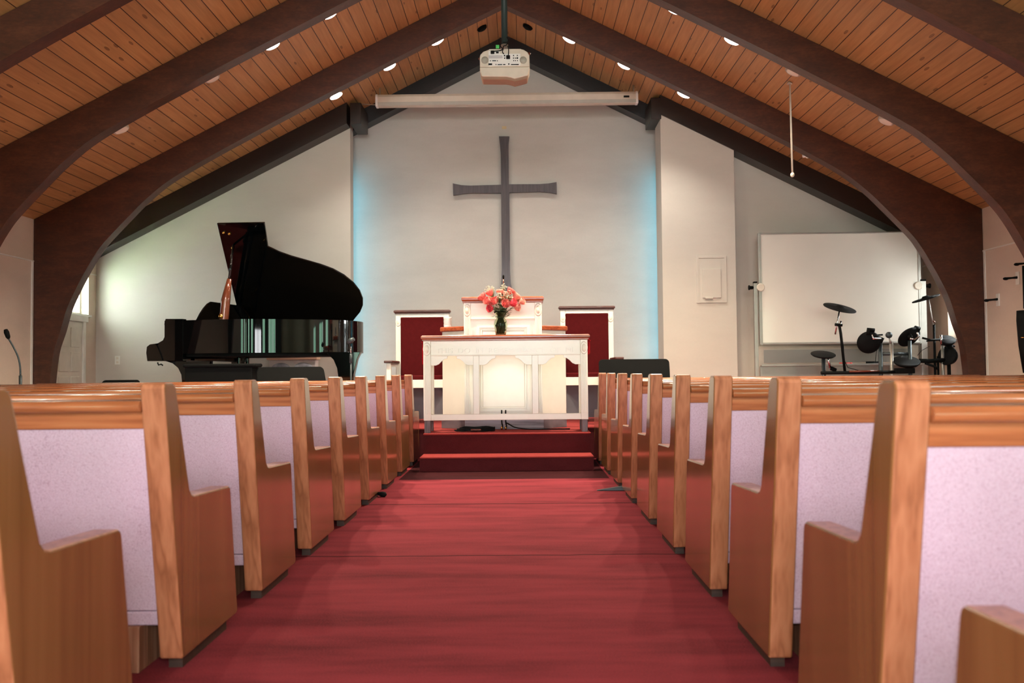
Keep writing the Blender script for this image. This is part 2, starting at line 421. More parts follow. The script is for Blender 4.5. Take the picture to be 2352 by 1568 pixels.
# daylit glass entrance door at the far end of the aisle, behind the viewer
M['doorlight'] = emit('daylit_door_glass', (.95, .97, 1), 10.0)
ed = struct(MB().box(-.95, -.88, REAR-.01, REAR+.04, 0, 2.2).box(.98, 1.05, REAR-.01, REAR+.04, 0, 2.2).box(-.95, 1.05, REAR-.01, REAR+.04, 2.13, 2.2).box(.02, .08, REAR-.01, REAR+.04, 0, 2.13), 'door_2', M['alu'])
for x0, x1 in ((-.88, .02), (.08, .98)): struct(MB().box(x0, x1, REAR, REAR+.012, .06, 2.13), 'door_pane', M['doorlight'], 0, ed)

n_win = 7
for sg in (-1, 1):
    for y0 in (-2.6, .2, 2.6):
        y1 = y0+1.2; xa, xb = sorted((sg*(HW-.03), sg*(HW+.01))); xc, xd = sorted((sg*HW, sg*(HW-.012)))
        f = struct(MB().box(xa, xb, y0-.05, y0, .9, 2.15).box(xa, xb, y1, y1+.05, .9, 2.15).box(xa, xb, y0-.05, y1+.05, 2.15, 2.2).box(xa, xb, y0-.05, y1+.05, .85, .9), f'window_{n_win}', M['walnut']); n_win += 1
        struct(MB().box(xc, xd, y0, y1, .9, 2.15), 'curtained_pane', M['drape'], 0, f)
# rafters against the altar walls
def rafter(name, xa, xb, y0, y1, depth, mat, drop=.0):
    m = MB(); za, zb = RIDGE-abs(xa)*SL-drop, RIDGE-abs(xb)*SL-drop
    m.hexa([(xa, y0, za-depth), (xb, y0, zb-depth), (xb, y1, zb-depth), (xa, y1, za-depth), (xa, y0, za), (xb, y0, zb), (xb, y1, zb), (xa, y1, za)])
    return struct(m, name, mat)
rafter('trim_3', -HW+.02, xL+.0, 11.27, BACK, .27, M['rafter'])
rafter('trim_4', xR, HW-.02, 11.24, BACK, .25, M['rafter'])
rafter('trim_5', -2.6, 0, 11.78, RECESS, .22, M['rafter_blue'])
rafter('trim_6', 0, 2.6, 11.78, RECESS, .22, M['rafter_blue'])
def block(name, p0, p1, Y0, Y1):
    a = at(*p0, Y0); b = at(*p1, Y0); return struct(MB().box(a.x, b.x, Y0, Y1, b.z, a.z), name, M['rafter'], .005)
block('trim_7', (804, 236), (829, 284), 11.25, 11.78); block('trim_8', (1495, 224), (1519, 273), 11.25, 11.78)

# arch beams -----------------------------------------------------------
INNER = [(5.13, 0), (5.115, .4), (5.075, .853), (5.035, 1.193), (4.965, 1.416), (4.89, 1.68), (4.79, 1.901), (4.70, 2.072), (4.594, 2.256), (4.477, 2.415), (4.206, 2.70), (4.009, 2.895), (3.738, 3.11), (3.283, 3.372), (2.922, 3.565), (2.383, 3.85), (1.471, 4.315), (.7, 4.70), (0, 5.04)]
def arch(Y, th=.14):
    inn = smooth_path([(-x*1.014, 0, max(0, .938+(z-.938)*1.014)) for x, z in INNER], 4)
    inn = [(p.x, p.z) for p in inn]; full = inn+[(-x, z) for x, z in inn[::-1][1:]]
    m = MB(); vs = []; n = len(full)
    for x, z in full:
        a = abs(x); s = -1 if x < 0 else 1
        if z < 2.0: ox, oz = HW-.002, z
        else:
            t = min(1, (z-2.0)/(5.04-2.0)); ox = (HW-.002)*(1-t**1.0); ox = max(ox, 0); oz = RIDGE-ox*SL-.004
        if x == 0: ox = 0; oz = RIDGE-.004
        vs.append(((x, z), (s*ox, oz)))
    V = []
    for (i, o) in vs:
        V += [(i[0], Y, i[1]), (o[0], Y, o[1]), (i[0], Y+th, i[1]), (o[0], Y+th, o[1])]
    Fs = []
    for k in range(n-1):
        a = 4*k; b = a+4
        Fs += [(a, b, b+1, a+1), (a+2, a+3, b+3, b+2), (a, a+2, b+2, b), (a+1, b+1, b+3, a+3)]
    Fs += [(0, 1, 3, 2), (4*n-4, 4*n-2, 4*n-1, 4*n-3)]
    m.add(V, Fs); return m
for Y, lab in ((10.0, 'dark brown curved wooden arch whose two posts stand by the piano and whiteboard'),
               (8.18, 'dark brown wooden arch second from the altar, haunches cut by the photo sides'),
               (6.42, 'dark brown wooden arch nearest the viewer, showing only in the top corners')):
    o = arch(Y).build('arch_beam', M['beam']); tag(o, lab, 'beam', 'curved wooden arch beams')

# ------------------------------------------------------------------ pews
AX, PL = .917, 4.62                     # aisle face, wall-side end
S, DL, DR = .8683, 2.835, 2.806
def pew_profile():
    pts = [(0, .04), (-.155, .895), (-.15, .908), (-.14, .912), (-.085, .912), (-.068, .906), (-.058, .892)]
    a = [(-.058, .892), (.045, .60), (.058, .565), (.075, .548), (.10, .541)]
    pts += a[1:] + [(.445, .527), (.460, .520), (.465, .505), (.545, .055), (.538, .04)]
    return pts
def make_pew(sg, label):
    t = thing('church_pew', label, 'pew', (sg*AX, 0, 0), 'oak pews with lilac upholstery')
    X = lambda x: sg*x
    prof = pew_profile()
    def bx(m, x0, x1, y0, y1, z0, z1):
        a, b = sorted((X(x0), X(x1))); return m.box(a, b, y0, y1, z0, z1)
    for x0 in (AX, PL):
        ep = MB().prism([(X(x0), y, z if x0 == AX else min(z, .84)) for y, z in prof if x0 == AX or not .893 < z < .911], (sg*.074, 0, 0)).build('end_panel', M['oak_v'], t, .007, 3)
        ep.data.materials.append(M['veneer'])
        for f in ep.data.polygons: f.material_index = 1 if abs(f.normal.x) > .9 else 0
        bx(MB(), x0+.018, x0+.062, .045, .47, 0, .05).build('plinth', M['plinth'], t)
    i0, i1 = AX+.074, PL
    def slab(m, x0, x1, ya, za, yb, zb, th): # leaning slab: rear-top (ya,za) to rear-bottom (yb,zb)
        a, b = sorted((X(x0), X(x1)))
        return m.hexa([(a, yb, zb), (b, yb, zb), (b, yb+th, zb), (a, yb+th, zb), (a, ya, za), (b, ya, za), (b, ya+th, za), (a, ya+th, za)])
    bk = MB(); slab(bk, i0, i0+.0555, -.112, .775, -.012, .195, .05); slab(bk, i0+.0555, i1, -.112, .775, -.012, .195, .05)
    bk.build('backrest', M['lilac'], t, .003, 2)
    slab(MB(), i0, i1, -.010, .192, -.001, .145, .045).build('hem_band', M['lilac'], t, .006, 2)
    slab(MB(), i0, i1, -.128, .828, -.118, .772, .045).build('back_board', M['oak_h'], t, .003)
    # moulded top rail
    arc = [(-.145-.017*math.cos(a), .841+.017*math.sin(a)) for a in [(-80+200*k/12)*PI/180 for k in range(13)]]
    rp = [(-.110, .822), (-.128, .824)] + arc + [(-.07, .860), (-.058, .852), (-.058, .826)]
    xa, xb = sorted((X(i0), X(i1))); m = MB(); n_ = len(rp)
    m.add([(xa, y, z) for y, z in rp]+[(xb, y, z) for y, z in rp], [(k, k+1, n_+k+1, n_+k) for k in range(1, 15)], True)
    m.add([(xa, y, z) for y, z in rp]+[(xb, y, z) for y, z in rp], [(k % n_, (k+1) % n_, n_+(k+1) % n_, n_+k % n_) for k in list(range(15, n_))+[0]]+[tuple(range(n_)), tuple(range(n_, 2*n_))])
    m.build('top_rail', M['oak_h'], t)
    bx(MB(), i0, i1, .02, .50, .40, .47).build('seat', M['lilac'], t, .025, 3)
    for k in (0, 1, 2):
        xx = i0+.06+k*(i1-i0-.2)/2
        bx(MB(), xx, xx+.05, -.012, .05, 0, .145).build('support_leg', M['oak_foot'], t, .003)
        bx(MB(), xx, xx+.05, .05, .46, 0, .40).build('seat_bracket', M['oak_foot'], t, .003)
    return t
ORD = ['', 'second', 'third', 'fourth', 'fifth', 'sixth', 'seventh', 'eighth', 'ninth', 'tenth']
def pew_label(sg, k, n): # k: 0 = nearest the viewer
    side = 'left' if sg < 0 else 'right'
    d = n-1-k
    if d == 0: return f'front pew {side} of the aisle, beside the red carpeted steps'
    if k == 0: return f'pew {side} of the aisle nearest the viewer, cut off by the photo edge'
    return f'wooden pew with lilac back {side} of the aisle, {ORD[d+1]} back from the steps'
for sg, D, k0, n in ((-1, DL, -1, 9), (1, DR, -2, 10)):
    p = make_pew(sg, pew_label(sg, 0, n))
    p.location = (sg*AX, D+k0*S+(.045 if sg > 0 else -.03), 0)
    for k in range(1, n):
        copy_tree(p, (sg*AX, D+(k0+k)*S+(.035 if sg > 0 and k == 1 else 0), 0), pew_label(sg, k, n))

# ------------------------------------------------------------------ communion table
TY = 8.745; TB = TY+.34
def zx(u, v): return (860+u/3.825, 600+v/3.825)      # close-up crop to photo pixels
def T(u, v, Y): return at(*zx(u, v), Y)
zcap0 = (T(1150, 692, TY-.03).z); zcap1 = T(1150, 645, TY-.03).z
zap0 = T(1150, 826, TY).z; zbr0 = T(1150, 1393, TY).z; zbr1 = T(1150, 1340, TY).z
xl0, xl1 = T(430, 1000, TY).x, T(495, 1000, TY).x
xr0, xr1 = T(1812, 1000, TY).x, T(1875, 1000, TY).x
xm0, xm1, xm2, xm3 = (T(u, 1000, TY).x for u in (868, 920, 1385, 1440))
tt = thing('communion_table', 'cream communion table with cherry top and raised inscription at the head of the aisle', 'table', ((xl0+xr1)/2, TY+.17, PZ))
cx0, cx1 = T(407, 680, TY-.03).x, T(1893, 680, TY-.03).x
def cap_moulding(x0, x1, y0, y1, z0, z1, mat, parent, name='top'):
    m = MB(); h = z1-z0; prof = [(.012, z0), (.012, z0+.28*h), (.004, z0+.36*h), (0, z0+.5*h), (0, z0+.8*h), (.006, z1-.1*h), (.014, z1)]
    rings = []
    for d, z in prof: rings.append([(x0+d, y0+d, z), (x1-d, y0+d, z), (x1-d, y1-d, z), (x0+d, y1-d, z)])
    vs = [v for r in rings for v in r]; n = len(rings)
    fs = [(4*i+k, 4*i+(k+1) % 4, 4*i+4+(k+1) % 4, 4*i+4+k) for i in range(n-1) for k in range(4)] + [(3, 2, 1, 0), tuple(range(4*n-4, 4*n))]
    m.add(vs, fs); return m.build(name, mat, parent, .002)
cap_moulding(cx0, cx1, TY-.035, TB+.04, zcap0, zcap1, M['cherry'], tt)
def post(x0, x1, y0, y1, z0, z1, parent, flutes=True, oval_z=None, name='post', front=True):
    m = MB(); m.box(x0, x1, y0, y1, z0, z1); p = m.build(name, M['cream'], parent, .003)
    w = x1-x0
    if flutes:
        f = MB()
        zt = (oval_z-.07) if oval_z else z1-.06
        for k in range(4):
            xx = x0+w*(.2+.2*k)
            f.box(xx-w*.05, xx+w*.05, y0-.006, y0+.002, z0+.06, zt)
        f.build('fluting', M['cream'], p, .002)
    if oval_z:
        xc = (x0+x1)/2
        o = MB().lathe([(w*.52, 0), (w*.52, .006), (w*.42, .010), (w*.36, .006), (w*.30, .012), (.0005, .014)], (xc, y0, oval_z), (0, -1, 0), 24)
        # stretch the disc to an upright oval
        o.v = [(x, y, oval_z+(z-oval_z)*1.75) for x, y, z in o.v]
        o.build('oval_medallion', M['cream'], p)
    return p
zov = T(1150, 765, TY).z
for x0, x1 in ((xl0, xl1), (xr0, xr1)):
    post(x0, x1, TY, TY+.075, zbr0, zcap0, tt, True, zov)
    post(x0, x1, TB-.07, TB, zbr0, zcap0, tt, False)
    for y0 in (TY+.004, TB-.066): MB().box(x0+.006, x1-.006, y0, y0+.06, PZ, zbr0).build('foot', M['darkfoot'], tt, .003)
    MB().box(x0+.01, x1-.01, TY+.07, TB-.07, zbr0, zbr1).build('side_rail', M['cream'], tt, .003)
    MB().box(x0+.01, x1-.01, TY+.07, TB-.07, zap0, zcap0).build('side_apron', M['cream'], tt, .003)
ap = MB().box(xl1, xr0, TY+.012, TY+.045, zap0, zcap0).build('apron', M['cream'], tt, .003)
MB().box(xl1, xr0, TY+.006, TY+.014, zap0, zap0+.012).build('apron_bead', M['cream'], tt, .003)
MB().box(xl1, xr0, TB-.045, TB-.012, zap0+.06, zcap0).build('rear_apron', M['cream'], tt, .003)
MB().box(xl1, xr0, TY+.008, TY+.06, zbr0, zbr1).build('bottom_rail', M['cream'], tt, .003)
for x0, x1 in ((xm0, xm1), (xm2, xm3)): MB().box(x0, x1, TY+.008, TY+.055, zbr1, zap0).build('mullion', M['cream'], tt, .003)
# scalloped brackets
BR = [(0, 0), (0, -.092), (.045, -.093), (.075, -.080), (.10, -.052), (.128, -.030), (.148, -.028), (.157, -.020), (.152, -.011), (.160, -.003), (.164, 0)]
for x0, x1 in ((xl1, xm0), (xm1, xm2), (xm3, xr0)):
    for s, xx in ((1, x0), (-1, x1)):
        k = .42*(x1-x0)/.164 if (x1-x0) < .5 else .33*(x1-x0)/.164
        k = min(k, 1.05)
        MB().prism([(xx+s*u*k, TY+.016, zap0+v) for u, v in BR], (0, .02, 0)).build('bracket', M['cream'], tt, .0015)
def text_mesh(s, size, depth, width=None):
    cu = bpy.data.curves.new('lettering', 'FONT'); cu.body = s; cu.size = size; cu.extrude = depth; cu.align_x = 'CENTER'; cu.align_y = 'CENTER'
    ob = bpy.data.objects.new('lettering', cu); C.objects.link(ob); dg = bpy.context.evaluated_depsgraph_get(); dg.update()
    me = bpy.data.meshes.new_from_object(ob.evaluated_get(dg)); bpy.data.objects.remove(ob); bpy.data.curves.remove(cu)
    if width:
        xs = [v.co.x for v in me.vertices]; k = width/(max(xs)-min(xs)); c = (max(xs)+min(xs))/2
        for v in me.vertices: v.co.x = (v.co.x-c)*k
    return me
# inscription in serifed capitals: block letters plus small slab serifs
me = text_mesh('THIS  DO  IN  REMEMBRANCE  OF  ME', .068, .007, (T(1770, 780, TY).x-T(540, 780, TY).x))
me.materials.append(M['cream'])
lt = bpy.data.objects.new('inscription', me); C.objects.link(lt); lt.parent = ap
pc = T(1155, 782, TY); lt.location = Vector((pc.x, TY+.006, pc.z))-ORG[ap.name]; lt.rotation_euler = (PI/2, 0, 0)
ORG_ap = ORG[ap.name]

# red cloth hanging over both table ends
rc = MB()
for s, xe in ((-1, cx0), (1, cx1)):
    zt = zcap0-.002; prof = []
    n = 10; y0, y1 = TB-.02, TB+.10
    for i in range(n):
        a, b = y0+(y1-y0)*i/n, y0+(y1-y0)*(i+1)/n
        x = xe+s*(.016+.010*math.sin(i*2.1)); zb = T(1900, 800 if s > 0 else 885, TY).z + .012*math.sin(i*3.3)
        rc.hexa([(x-.004, a, zb), (x+.004, a, zb), (x+.004, b, zb), (x-.004, b, zb), (x-.004, a, zt+.0), (x+.004, a, zt+.0), (x+.004, b, zt+.0), (x-.004, b, zt+.0)])
    
rc.box(cx0-.02, cx1+.02, TB-.0, TB+.06, zcap1, zcap1+.004)
for s, xe in ((-1, cx0), (1, cx1)): rc.box(min(xe, xe+s*.034)-.0, max(xe, xe+s*.034), TB-.02, TB+.10, zcap0-.004, zcap0+.004)
for s, xe in ((-1, cx0), (1, cx1)): rc.box(xe+s*.018-.004, xe+s*.018+.004, TB-.02, TB+.06, zcap0-.01, zcap1+.004)
tag(rc.build('table_runner', M['redcloth']), 'red cloth runner whose ends hang down behind the communion table sides', 'cloth')

# ------------------------------------------------------------------ pulpit
PY = 9.25
pt = thing('pulpit', 'tall cream pulpit with reddish wood caps standing right behind the communion table', 'pulpit', (T(1130, 900, PY).x, PY+.3, PZ))
X0, X1 = T(787, 800, PY).x, T(1474, 800, PY).x
zb = PZ+.11
zt0, zt1 = T(1130, 362, PY).z, T(1130, 310, PY).z
MB().box(X0, X1, PY+.012, PY+.5, zb, zt0).build('center_body', M['cream'], pt, .003)
cap_moulding(T(765, 340, PY).x, T(1488, 340, PY).x, PY-.03, PY+.55, zt0, zt1, M['cherry'], pt, 'top_cap')
xa1, xb0 = T(848, 800, PY).x, T(1410, 800, PY).x
zo = T(1130, 427, PY).z
for x0, x1 in ((X0, xa1), (xb0, X1)): post(x0, x1, PY, PY+.03, zb, zt0, pt, True, zo, 'pilaster')
zm = T(1130, 500, PY).z
MB().box(xa1, xb0, PY-.004, PY+.02, zm-.010, zm+.010).box(xa1, xb0, PY+.004, PY+.02, zm-.024, zm-.010).build('cornice_bead', M['cream'], pt, .003)
def frame(x0, x1, z0, z1, w, y, d, name, parent):
    return MB().box(x0, x0+w, y-d, y+.004, z0, z1).box(x1-w, x1, y-d, y+.004, z0, z1).box(x0+w, x1-w, y-d, y+.004, z0, z0+w).box(x0+w, x1-w, y-d, y+.004, z1-w, z1).build(name, M['cream'], parent, .002)
fx0, fx1 = T(905, 800, PY).x, T(1362, 800, PY).x; fz1 = T(1130, 566, PY).z; fz0 = T(1130, 1322, PY).z
frame(fx0, fx1, fz0, fz1, .020, PY+.012, .012, 'panel_moulding', pt)
frame(fx0+.034, fx1-.034, fz0+.034, fz1-.034, .012, PY+.012, .008, 'panel_moulding', pt)
MB().box(fx0+.05, fx1-.05, PY+.008, PY+.02, fz0+.05, fz1-.05).build('panel', M['cream'], pt, .004)
# angled wings
zw0, zw1 = T(1130, 608, PY+.05).z, T(1130, 566, PY+.05).z
for s, xi, uo in ((-1, X0, 597), (1, X1, 1680)):
    Yo = PY+.26; xo = T(uo, 800, Yo).x
    m = MB().hexa([(xi, PY+.03, zb), (xo, Yo, zb), (xo, PY+.5, zb), (xi, PY+.5, zb), (xi, PY+.03, zw0), (xo, Yo, zw0), (xo, PY+.5, zw0), (xi, PY+.5, zw0)])
    w = m.build('wing', M['cream'], pt, .003)
    o = s*.022
    MB().hexa([(xi-s*.002, PY-.0, zw0), (xo+o, Yo-.03, zw0), (xo+o, PY+.52, zw0), (xi, PY+.52, zw0), (xi-s*.002, PY-.0, zw1), (xo+o, Yo-.03, zw1), (xo+o, PY+.52, zw1), (xi, PY+.52, zw1)]).build('wing_cap', M['cherry'], pt, .012, 3)
bx0, bx1 = T(795, 1430, PY).x, T(1490, 1430, PY).x
MB().box(bx0, bx1, PY-.01, PY+.5, PZ, zb).build('plinth', M['zebra'], pt, .003)
for s, xi, uo in ((-1, bx0, 590), (1, bx1, 1690)):
    Yo = PY+.25; xo = T(uo, 1430, Yo).x
    MB().hexa([(xi, PY+.02, PZ), (xo, Yo, PZ), (xo, PY+.5, PZ), (xi, PY+.5, PZ), (xi, PY+.02, zb), (xo, Yo, zb), (xo, PY+.5, zb), (xi, PY+.5, zb)]).build('wing_plinth', M['plinthgrey'], pt, .003)

# gooseneck microphone on pulpit
g0 = T(1133, 130, PY+.35); gb = Vector((g0.x, PY+.35, zt1))
gm = thing('pulpit_microphone', 'thin microphone with a dark tip rising from the pulpit top before the cross', 'microphone', gb)
MB().tube([gb, gb+Vector((0, 0, (g0.z-gb.z)*.6)), g0], .006, 8).build('stem', M['copper'], gm)
MB().lathe([(.004, 0), (.009, .006), (.011, .03), (.009, .046), (.001, .05)], g0-Vector((0, 0, .035)), (0, -.1, 1), 12).build('capsule', M['black'], gm)
MB().lathe([(.03, 0), (.03, .01), (.012, .018), (.008, .03)], gb, (0, 0, 1), 14).build('base', M['black'], gm)

# cut glass tumbler on left wing
gc = T(640, 568, PY+.3)
m = MB(); hgt = T(640, 487, PY+.3).z-zw1; r = (T(678, 530, PY+.3).x-T(604, 530, PY+.3).x)/2
prof = [(r*.9, 0), (r*.96, hgt*.15)]
for k in range(6): prof += [(r*(.93+.07*(k % 2)), hgt*(.15+.13*k))]
prof += [(r, hgt), (r*.86, hgt), (r*.82, hgt*.2), (.001, hgt*.16)]
m.lathe(prof, (gc.x, PY+.36, zw1), (0, 0, 1), 12)
tag(m.build('cut_glass_tumbler', M['crystal']), 'small cut glass tumbler standing on the left wing of the pulpit', 'glass')

# ------------------------------------------------------------------ clergy chairs
def clergy_chair(label, ul, ur, vcap0, vcap1, vseat0, vseat1, armv):
    Yb, Yf = 10.85, 10.25
    xl, xr = T(ul, 800, Yb).x, T(ur, 800, Yb).x
    t = thing('clergy_chair', label, 'chair', ((xl+xr)/2, Yb-.3, PZ), 'tall clergy chairs behind the pulpit')
    z0, z1 = T(400, vcap1, Yb).z, T(400, vcap0, Yb).z
    w = .062
    cap_moulding(xl-.022, xr+.022, Yb-.03, Yb+.08, z0, z1, M['walnut'], t, 'crest_rail')
    zs1, zs0 = T(400, vseat0, Yf).z, T(400, vseat1, Yf).z
    zo = z0-.095
    for a, b in ((xl, xl+w), (xr-w, xr)):
        post(a, b, Yb, Yb+.05, PZ, z0, t, True, zo, 'back_post')
    MB().box(xl+w, xr-w, Yb, Yb+.045, z0-.042, z0).build('back_frame', M['cream'], t, .003)
    MB().box(xl+w-.002, xr-w+.002, Yb-.012, Yb+.03, zs1-.02, z0-.044).build('back_cushion', M['velvet'], t, .012, 3)
    MB().box(xl-.0, xr+.0, Yf, Yf+.045, zs0, zs1).box(xl, xl+.04, Yf+.045, Yb, zs0, zs1).box(xr-.04, xr, Yf+.045, Yb, zs0, zs1).build('seat_rail', M['cream'], t, .003)
    MB().box(xl+.03, xr-.03, Yf+.02, Yb, zs1, zs1+.05).build('seat_cushion', M['velvet'], t, .015, 3)
    za = T(400, armv, Yf).z
    MB().box(xl+w, xr-w, Yb+.005, Yb+.025, PZ+.03, zs0).build('under_seat_shade', M['shade_grey'], t, .003)  # added panel standing in for the shade under the seat
    for s, xx in ((-1, xl), (1, xr)):
        MB().box(xx-.025, xx+.025, Yf, Yf+.05, PZ+.17, za-.028).build('arm_post', M['cream'], t, .003)
        MB().box(xx-.03, xx+.03, Yf-.005, Yf+.055, PZ, PZ+.17).build('front_foot', M['walnut'], t, .003)
        MB().box(xx-.05, xx+.05, Yf-.04, Yb, za-.03, za).build('arm_rest', M['walnut'], t, .010, 3)
        MB().box(xx-.02, xx+.02, Yf+.05, Yb, za-.07, za-.03).build('arm_support', M['cream'], t, .003)
    return t
clergy_chair('tall cream chair with dark red back, left of the pulpit', 188, 655, 428, 461, 1040, 1112, 868)
clergy_chair('tall cream chair with dark red back, right of the pulpit', 1637, 2102, 408, 441, 1030, 1102, 856)

# ------------------------------------------------------------------ cross on the wall
def wall_px(pts, Y): return [at(x, y, Y) for x, y in pts]
CY = RECESS-.07
cp = [(1146, 313), (1148, 330), (1150, 352), (1151, 424), (1080, 426), (1060, 425), (1040, 421), (1041, 448), (1060, 445), (1080, 443), (1151, 443), (1152.5, 620), (1151, 650), (1147, 676),
      (1178, 676), (1173, 650), (1171.5, 620), (1170, 442), (1240, 440), (1260, 441), (1279, 445), (1278.5, 418), (1260, 421), (1240, 422.5), (1169, 423), (1168, 352), (1168, 330), (1170, 313)]
cpw = wall_px(cp, CY)
m = MB()
q = cpw
def pr(idx): m.prism([q[i] for i in idx], (0, .045, 0))
pr([0, 1, 2, 3, 24, 25, 26, 27]); pr([3, 10, 17, 24]); pr([4, 5, 6, 7, 8, 9, 10, 3]); pr([10, 11, 12, 13, 14, 15, 16, 17]); pr([17, 18, 19, 20, 21, 22, 23, 24])
tag(m.build('wall_cross', M['cross']), 'dark wooden cross with flared ends hung high on the pale altar wall', 'cross')
p = at(1158, 293, RECESS-.004); tag(MB().box(p.x-.03, p.x+.03, RECESS-.004, RECESS-.001, p.z-.02, p.z+.02).build('tape_patch', M['tape']), 'small yellowed tape patch on the wall above the cross', 'tape')

# ------------------------------------------------------------------ vase and flowers
def V(u, v): return at(1040+u/8.7125, 620+v/8.7125, TY+.14)
vb = V(960, 1300); vb.z = zcap1; ppm = 8.7125*F_PX/(TY+.14)
rr = lambda w: w/2/ppm
zz = lambda v: V(960, v).z-zcap1
H = zz(830)
vt = thing('glass_vase', 'curvy greenish glass vase of roses on the communion table', 'vase', vb)
outer = [(rr(195), 0), (rr(200), .004), (rr(240), zz(1190)), (rr(275), zz(1090)), (rr(255), zz(1020)), (rr(180), zz(975)), (rr(150), zz(955)), (rr(175), zz(925)), (rr(235), zz(870)), (rr(285), H)]
inn = [(max(r-.0035, .001), z) for r, z in outer[::-1]]; inn[-1] = (rr(170), .010); inn[-2] = (rr(190), .014)
MB().lathe(outer+inn+[(.0005, .010)], vb, (0, 0, 1), 32).build('bowl', M['vase'], vt)
neck = vb+Vector((0, 0, zz(950)))
# roses: (u, v, size, variety, tilt_x)
RO = [(610, 560, 1.15, 0, 'coral rose at the far left of the bouquet'), (760, 475, 1.0, 0, 'coral rose at the upper left of the bouquet'), (720, 640, 1.0, 0, 'coral rose below the leftmost blooms of the bouquet'),
      (775, 770, .95, 1, 'crimson rose drooping lowest on the left of the bouquet'), (840, 650, 1.0, 0, 'coral rose left of center in the bouquet'), (945, 460, .95, 2, 'blush rose at the upper center of the bouquet'),
      (1030, 690, 1.1, 0, 'large coral rose hanging at the front center of the bouquet'), (1045, 500, .95, 2, 'pale rose behind the white sprigs at bouquet center'), (1140, 440, 1.05, 0, 'coral rose highest at the right of the bouquet'),
      (1250, 540, 1.1, 2, 'pink coral rose high on the right of the bouquet'), (1185, 680, 1.05, 1, 'crimson rose low on the right of the bouquet'), (1365, 650, .9, 2, 'small rose set apart at the far right of the bouquet'),
      (1270, 755, .9, 2, 'pale rose drooping lowest on the right of the bouquet'), (910, 590, .9, 0, 'coral rose half hidden in the middle of the bouquet')]
def make_rose(u, v, sz, var, lab, k):
    c = V(u, v); c.y += (-.05 if v > 600 else .03)+random.uniform(-.015, .015)
    t = thing('rose', lab, 'flower', c, 'roses in the glass vase')
    out = Vector((c.x-vb.x, c.y-vb.y, .06 if v < 620 else -.02)); ax = (out.normalized()*(1.0 if v > 620 else .8)+Vector((0, -.22, .55 if v < 700 else .05))).normalized()
    R = .036*sz; m = MB()
    u1 = ax.orthogonal().normalized(); w1 = ax.cross(u1)
    def petal(a0, rad, hh, open_, wid):
        vs = []; nu, nv = 6, 5
        for i in range(nv):
            s = i/(nv-1)
            for j in range(nu):
                q = j/(nu-1)-.5; a = a0+q*wid
                r = rad*(.35+.65*math.sin(min(1, s*1.15)*PI/2))+open_*s*s*rad
                h = hh*(s-.18*(2*q)**2*s)-hh*.35
                p = c+u1*(math.cos(a)*r)+w1*(math.sin(a)*r)+ax*h
                vs.append(p)
        m.add(vs, [(i*nu+j, i*nu+j+1, (i+1)*nu+j+1, (i+1)*nu+j) for i in range(nv-1) for j in range(nu-1)], True)
    for ring, (rad, hh, op, np_) in enumerate(((.30, 1.55, -.1, 3), (.55, 1.6, .05, 4), (.84, 1.55, .06, 5), (1.0, 1.45, .16, 5))):
        for p in range(np_): petal(p*2*PI/np_+ring*.7+k, R*rad, R*hh*1.15, op, 2*PI/np_*1.35)
    m.ball(c+ax*R*.1, R*.28, R*.28, R*.45, 8, 6)
    o = m.build('bloom', M['rose'][var], t)
    sd = o.modifiers.new('thick', 'SOLIDIFY'); sd.thickness = .0012
    b = c-ax*R*.45
    MB().lathe([(.001, 0), (R*.35, R*.25), (R*.4, R*.4)], b-ax*R*.2, ax, 8).build('sepal', M['stem'], t)
    base = vb+Vector((random.uniform(-.014, .014), random.uniform(-.014, .014), .02))
    nk = neck+Vector(((c.x-neck.x)*.12, (c.y-neck.y)*.12, 0))
    MB().tube(smooth_path([base, nk, nk.lerp(b, .5)+Vector((0, 0, .02)), b], 4), .0028, 6).build('stem', M['stem'], t)
for k, r in enumerate(RO): make_rose(*r, k)
# leaves
lf = thing('rose_foliage', 'dark green rose leaves filling the mouth of the glass vase', 'leaves', neck)
lf['kind'] = 'stuff'
m = MB()
for k in range(80):
    a = random.uniform(0, 2*PI); r = random.uniform(.0, .085); p = neck+Vector((math.cos(a)*r, math.sin(a)*r*.8, random.uniform(.0, .13)))
    d = Vector((math.cos(a), math.sin(a), random.uniform(-.2, 1))).normalized(); s = d.cross(Vector((0, 0, 1))).normalized(); L = random.uniform(.03, .055); up = s.cross(d)*.25
    m.add([p, p+d*L*.4+s*L*.42+up*L*.2, p+d*L, p+d*L*.4-s*L*.42+up*L*.2, p+d*L*.45-up*L*.15], [(0, 1, 4), (1, 2, 4), (2, 3, 4), (3, 0, 4)])
    m.tube([neck-Vector((0, 0, .02)), p], .0016, 5)
for k in range(30):
    a = k*2*PI/30; q_ = .014+.026*(k % 4)/3; m.tube([vb+Vector((q_*math.cos(a), q_*math.sin(a), .015)), vb.lerp(neck, .55)+Vector((.012*math.cos(a+.8)+.9*q_*math.cos(a+.8), .012*math.sin(a+.8)+.9*q_*math.sin(a+.8), 0)), neck+Vector((.024*math.cos(a+1.6), .024*math.sin(a+1.6), 0))], .0042, 5)
    d = Vector((math.cos(a), math.sin(a), .9)).normalized(); sd_ = Vector((-math.sin(a), math.cos(a), 0)); p = vb+Vector((.03*math.cos(a), .03*math.sin(a), .03+.0028*k)); L = .045
    m.add([p, p+d*L*.45+sd_*.014, p+d*L, p+d*L*.45-sd_*.014], [(0, 1, 2), (0, 2, 3)])
o = m.build('leaf_cluster', M['leaf'], lf)
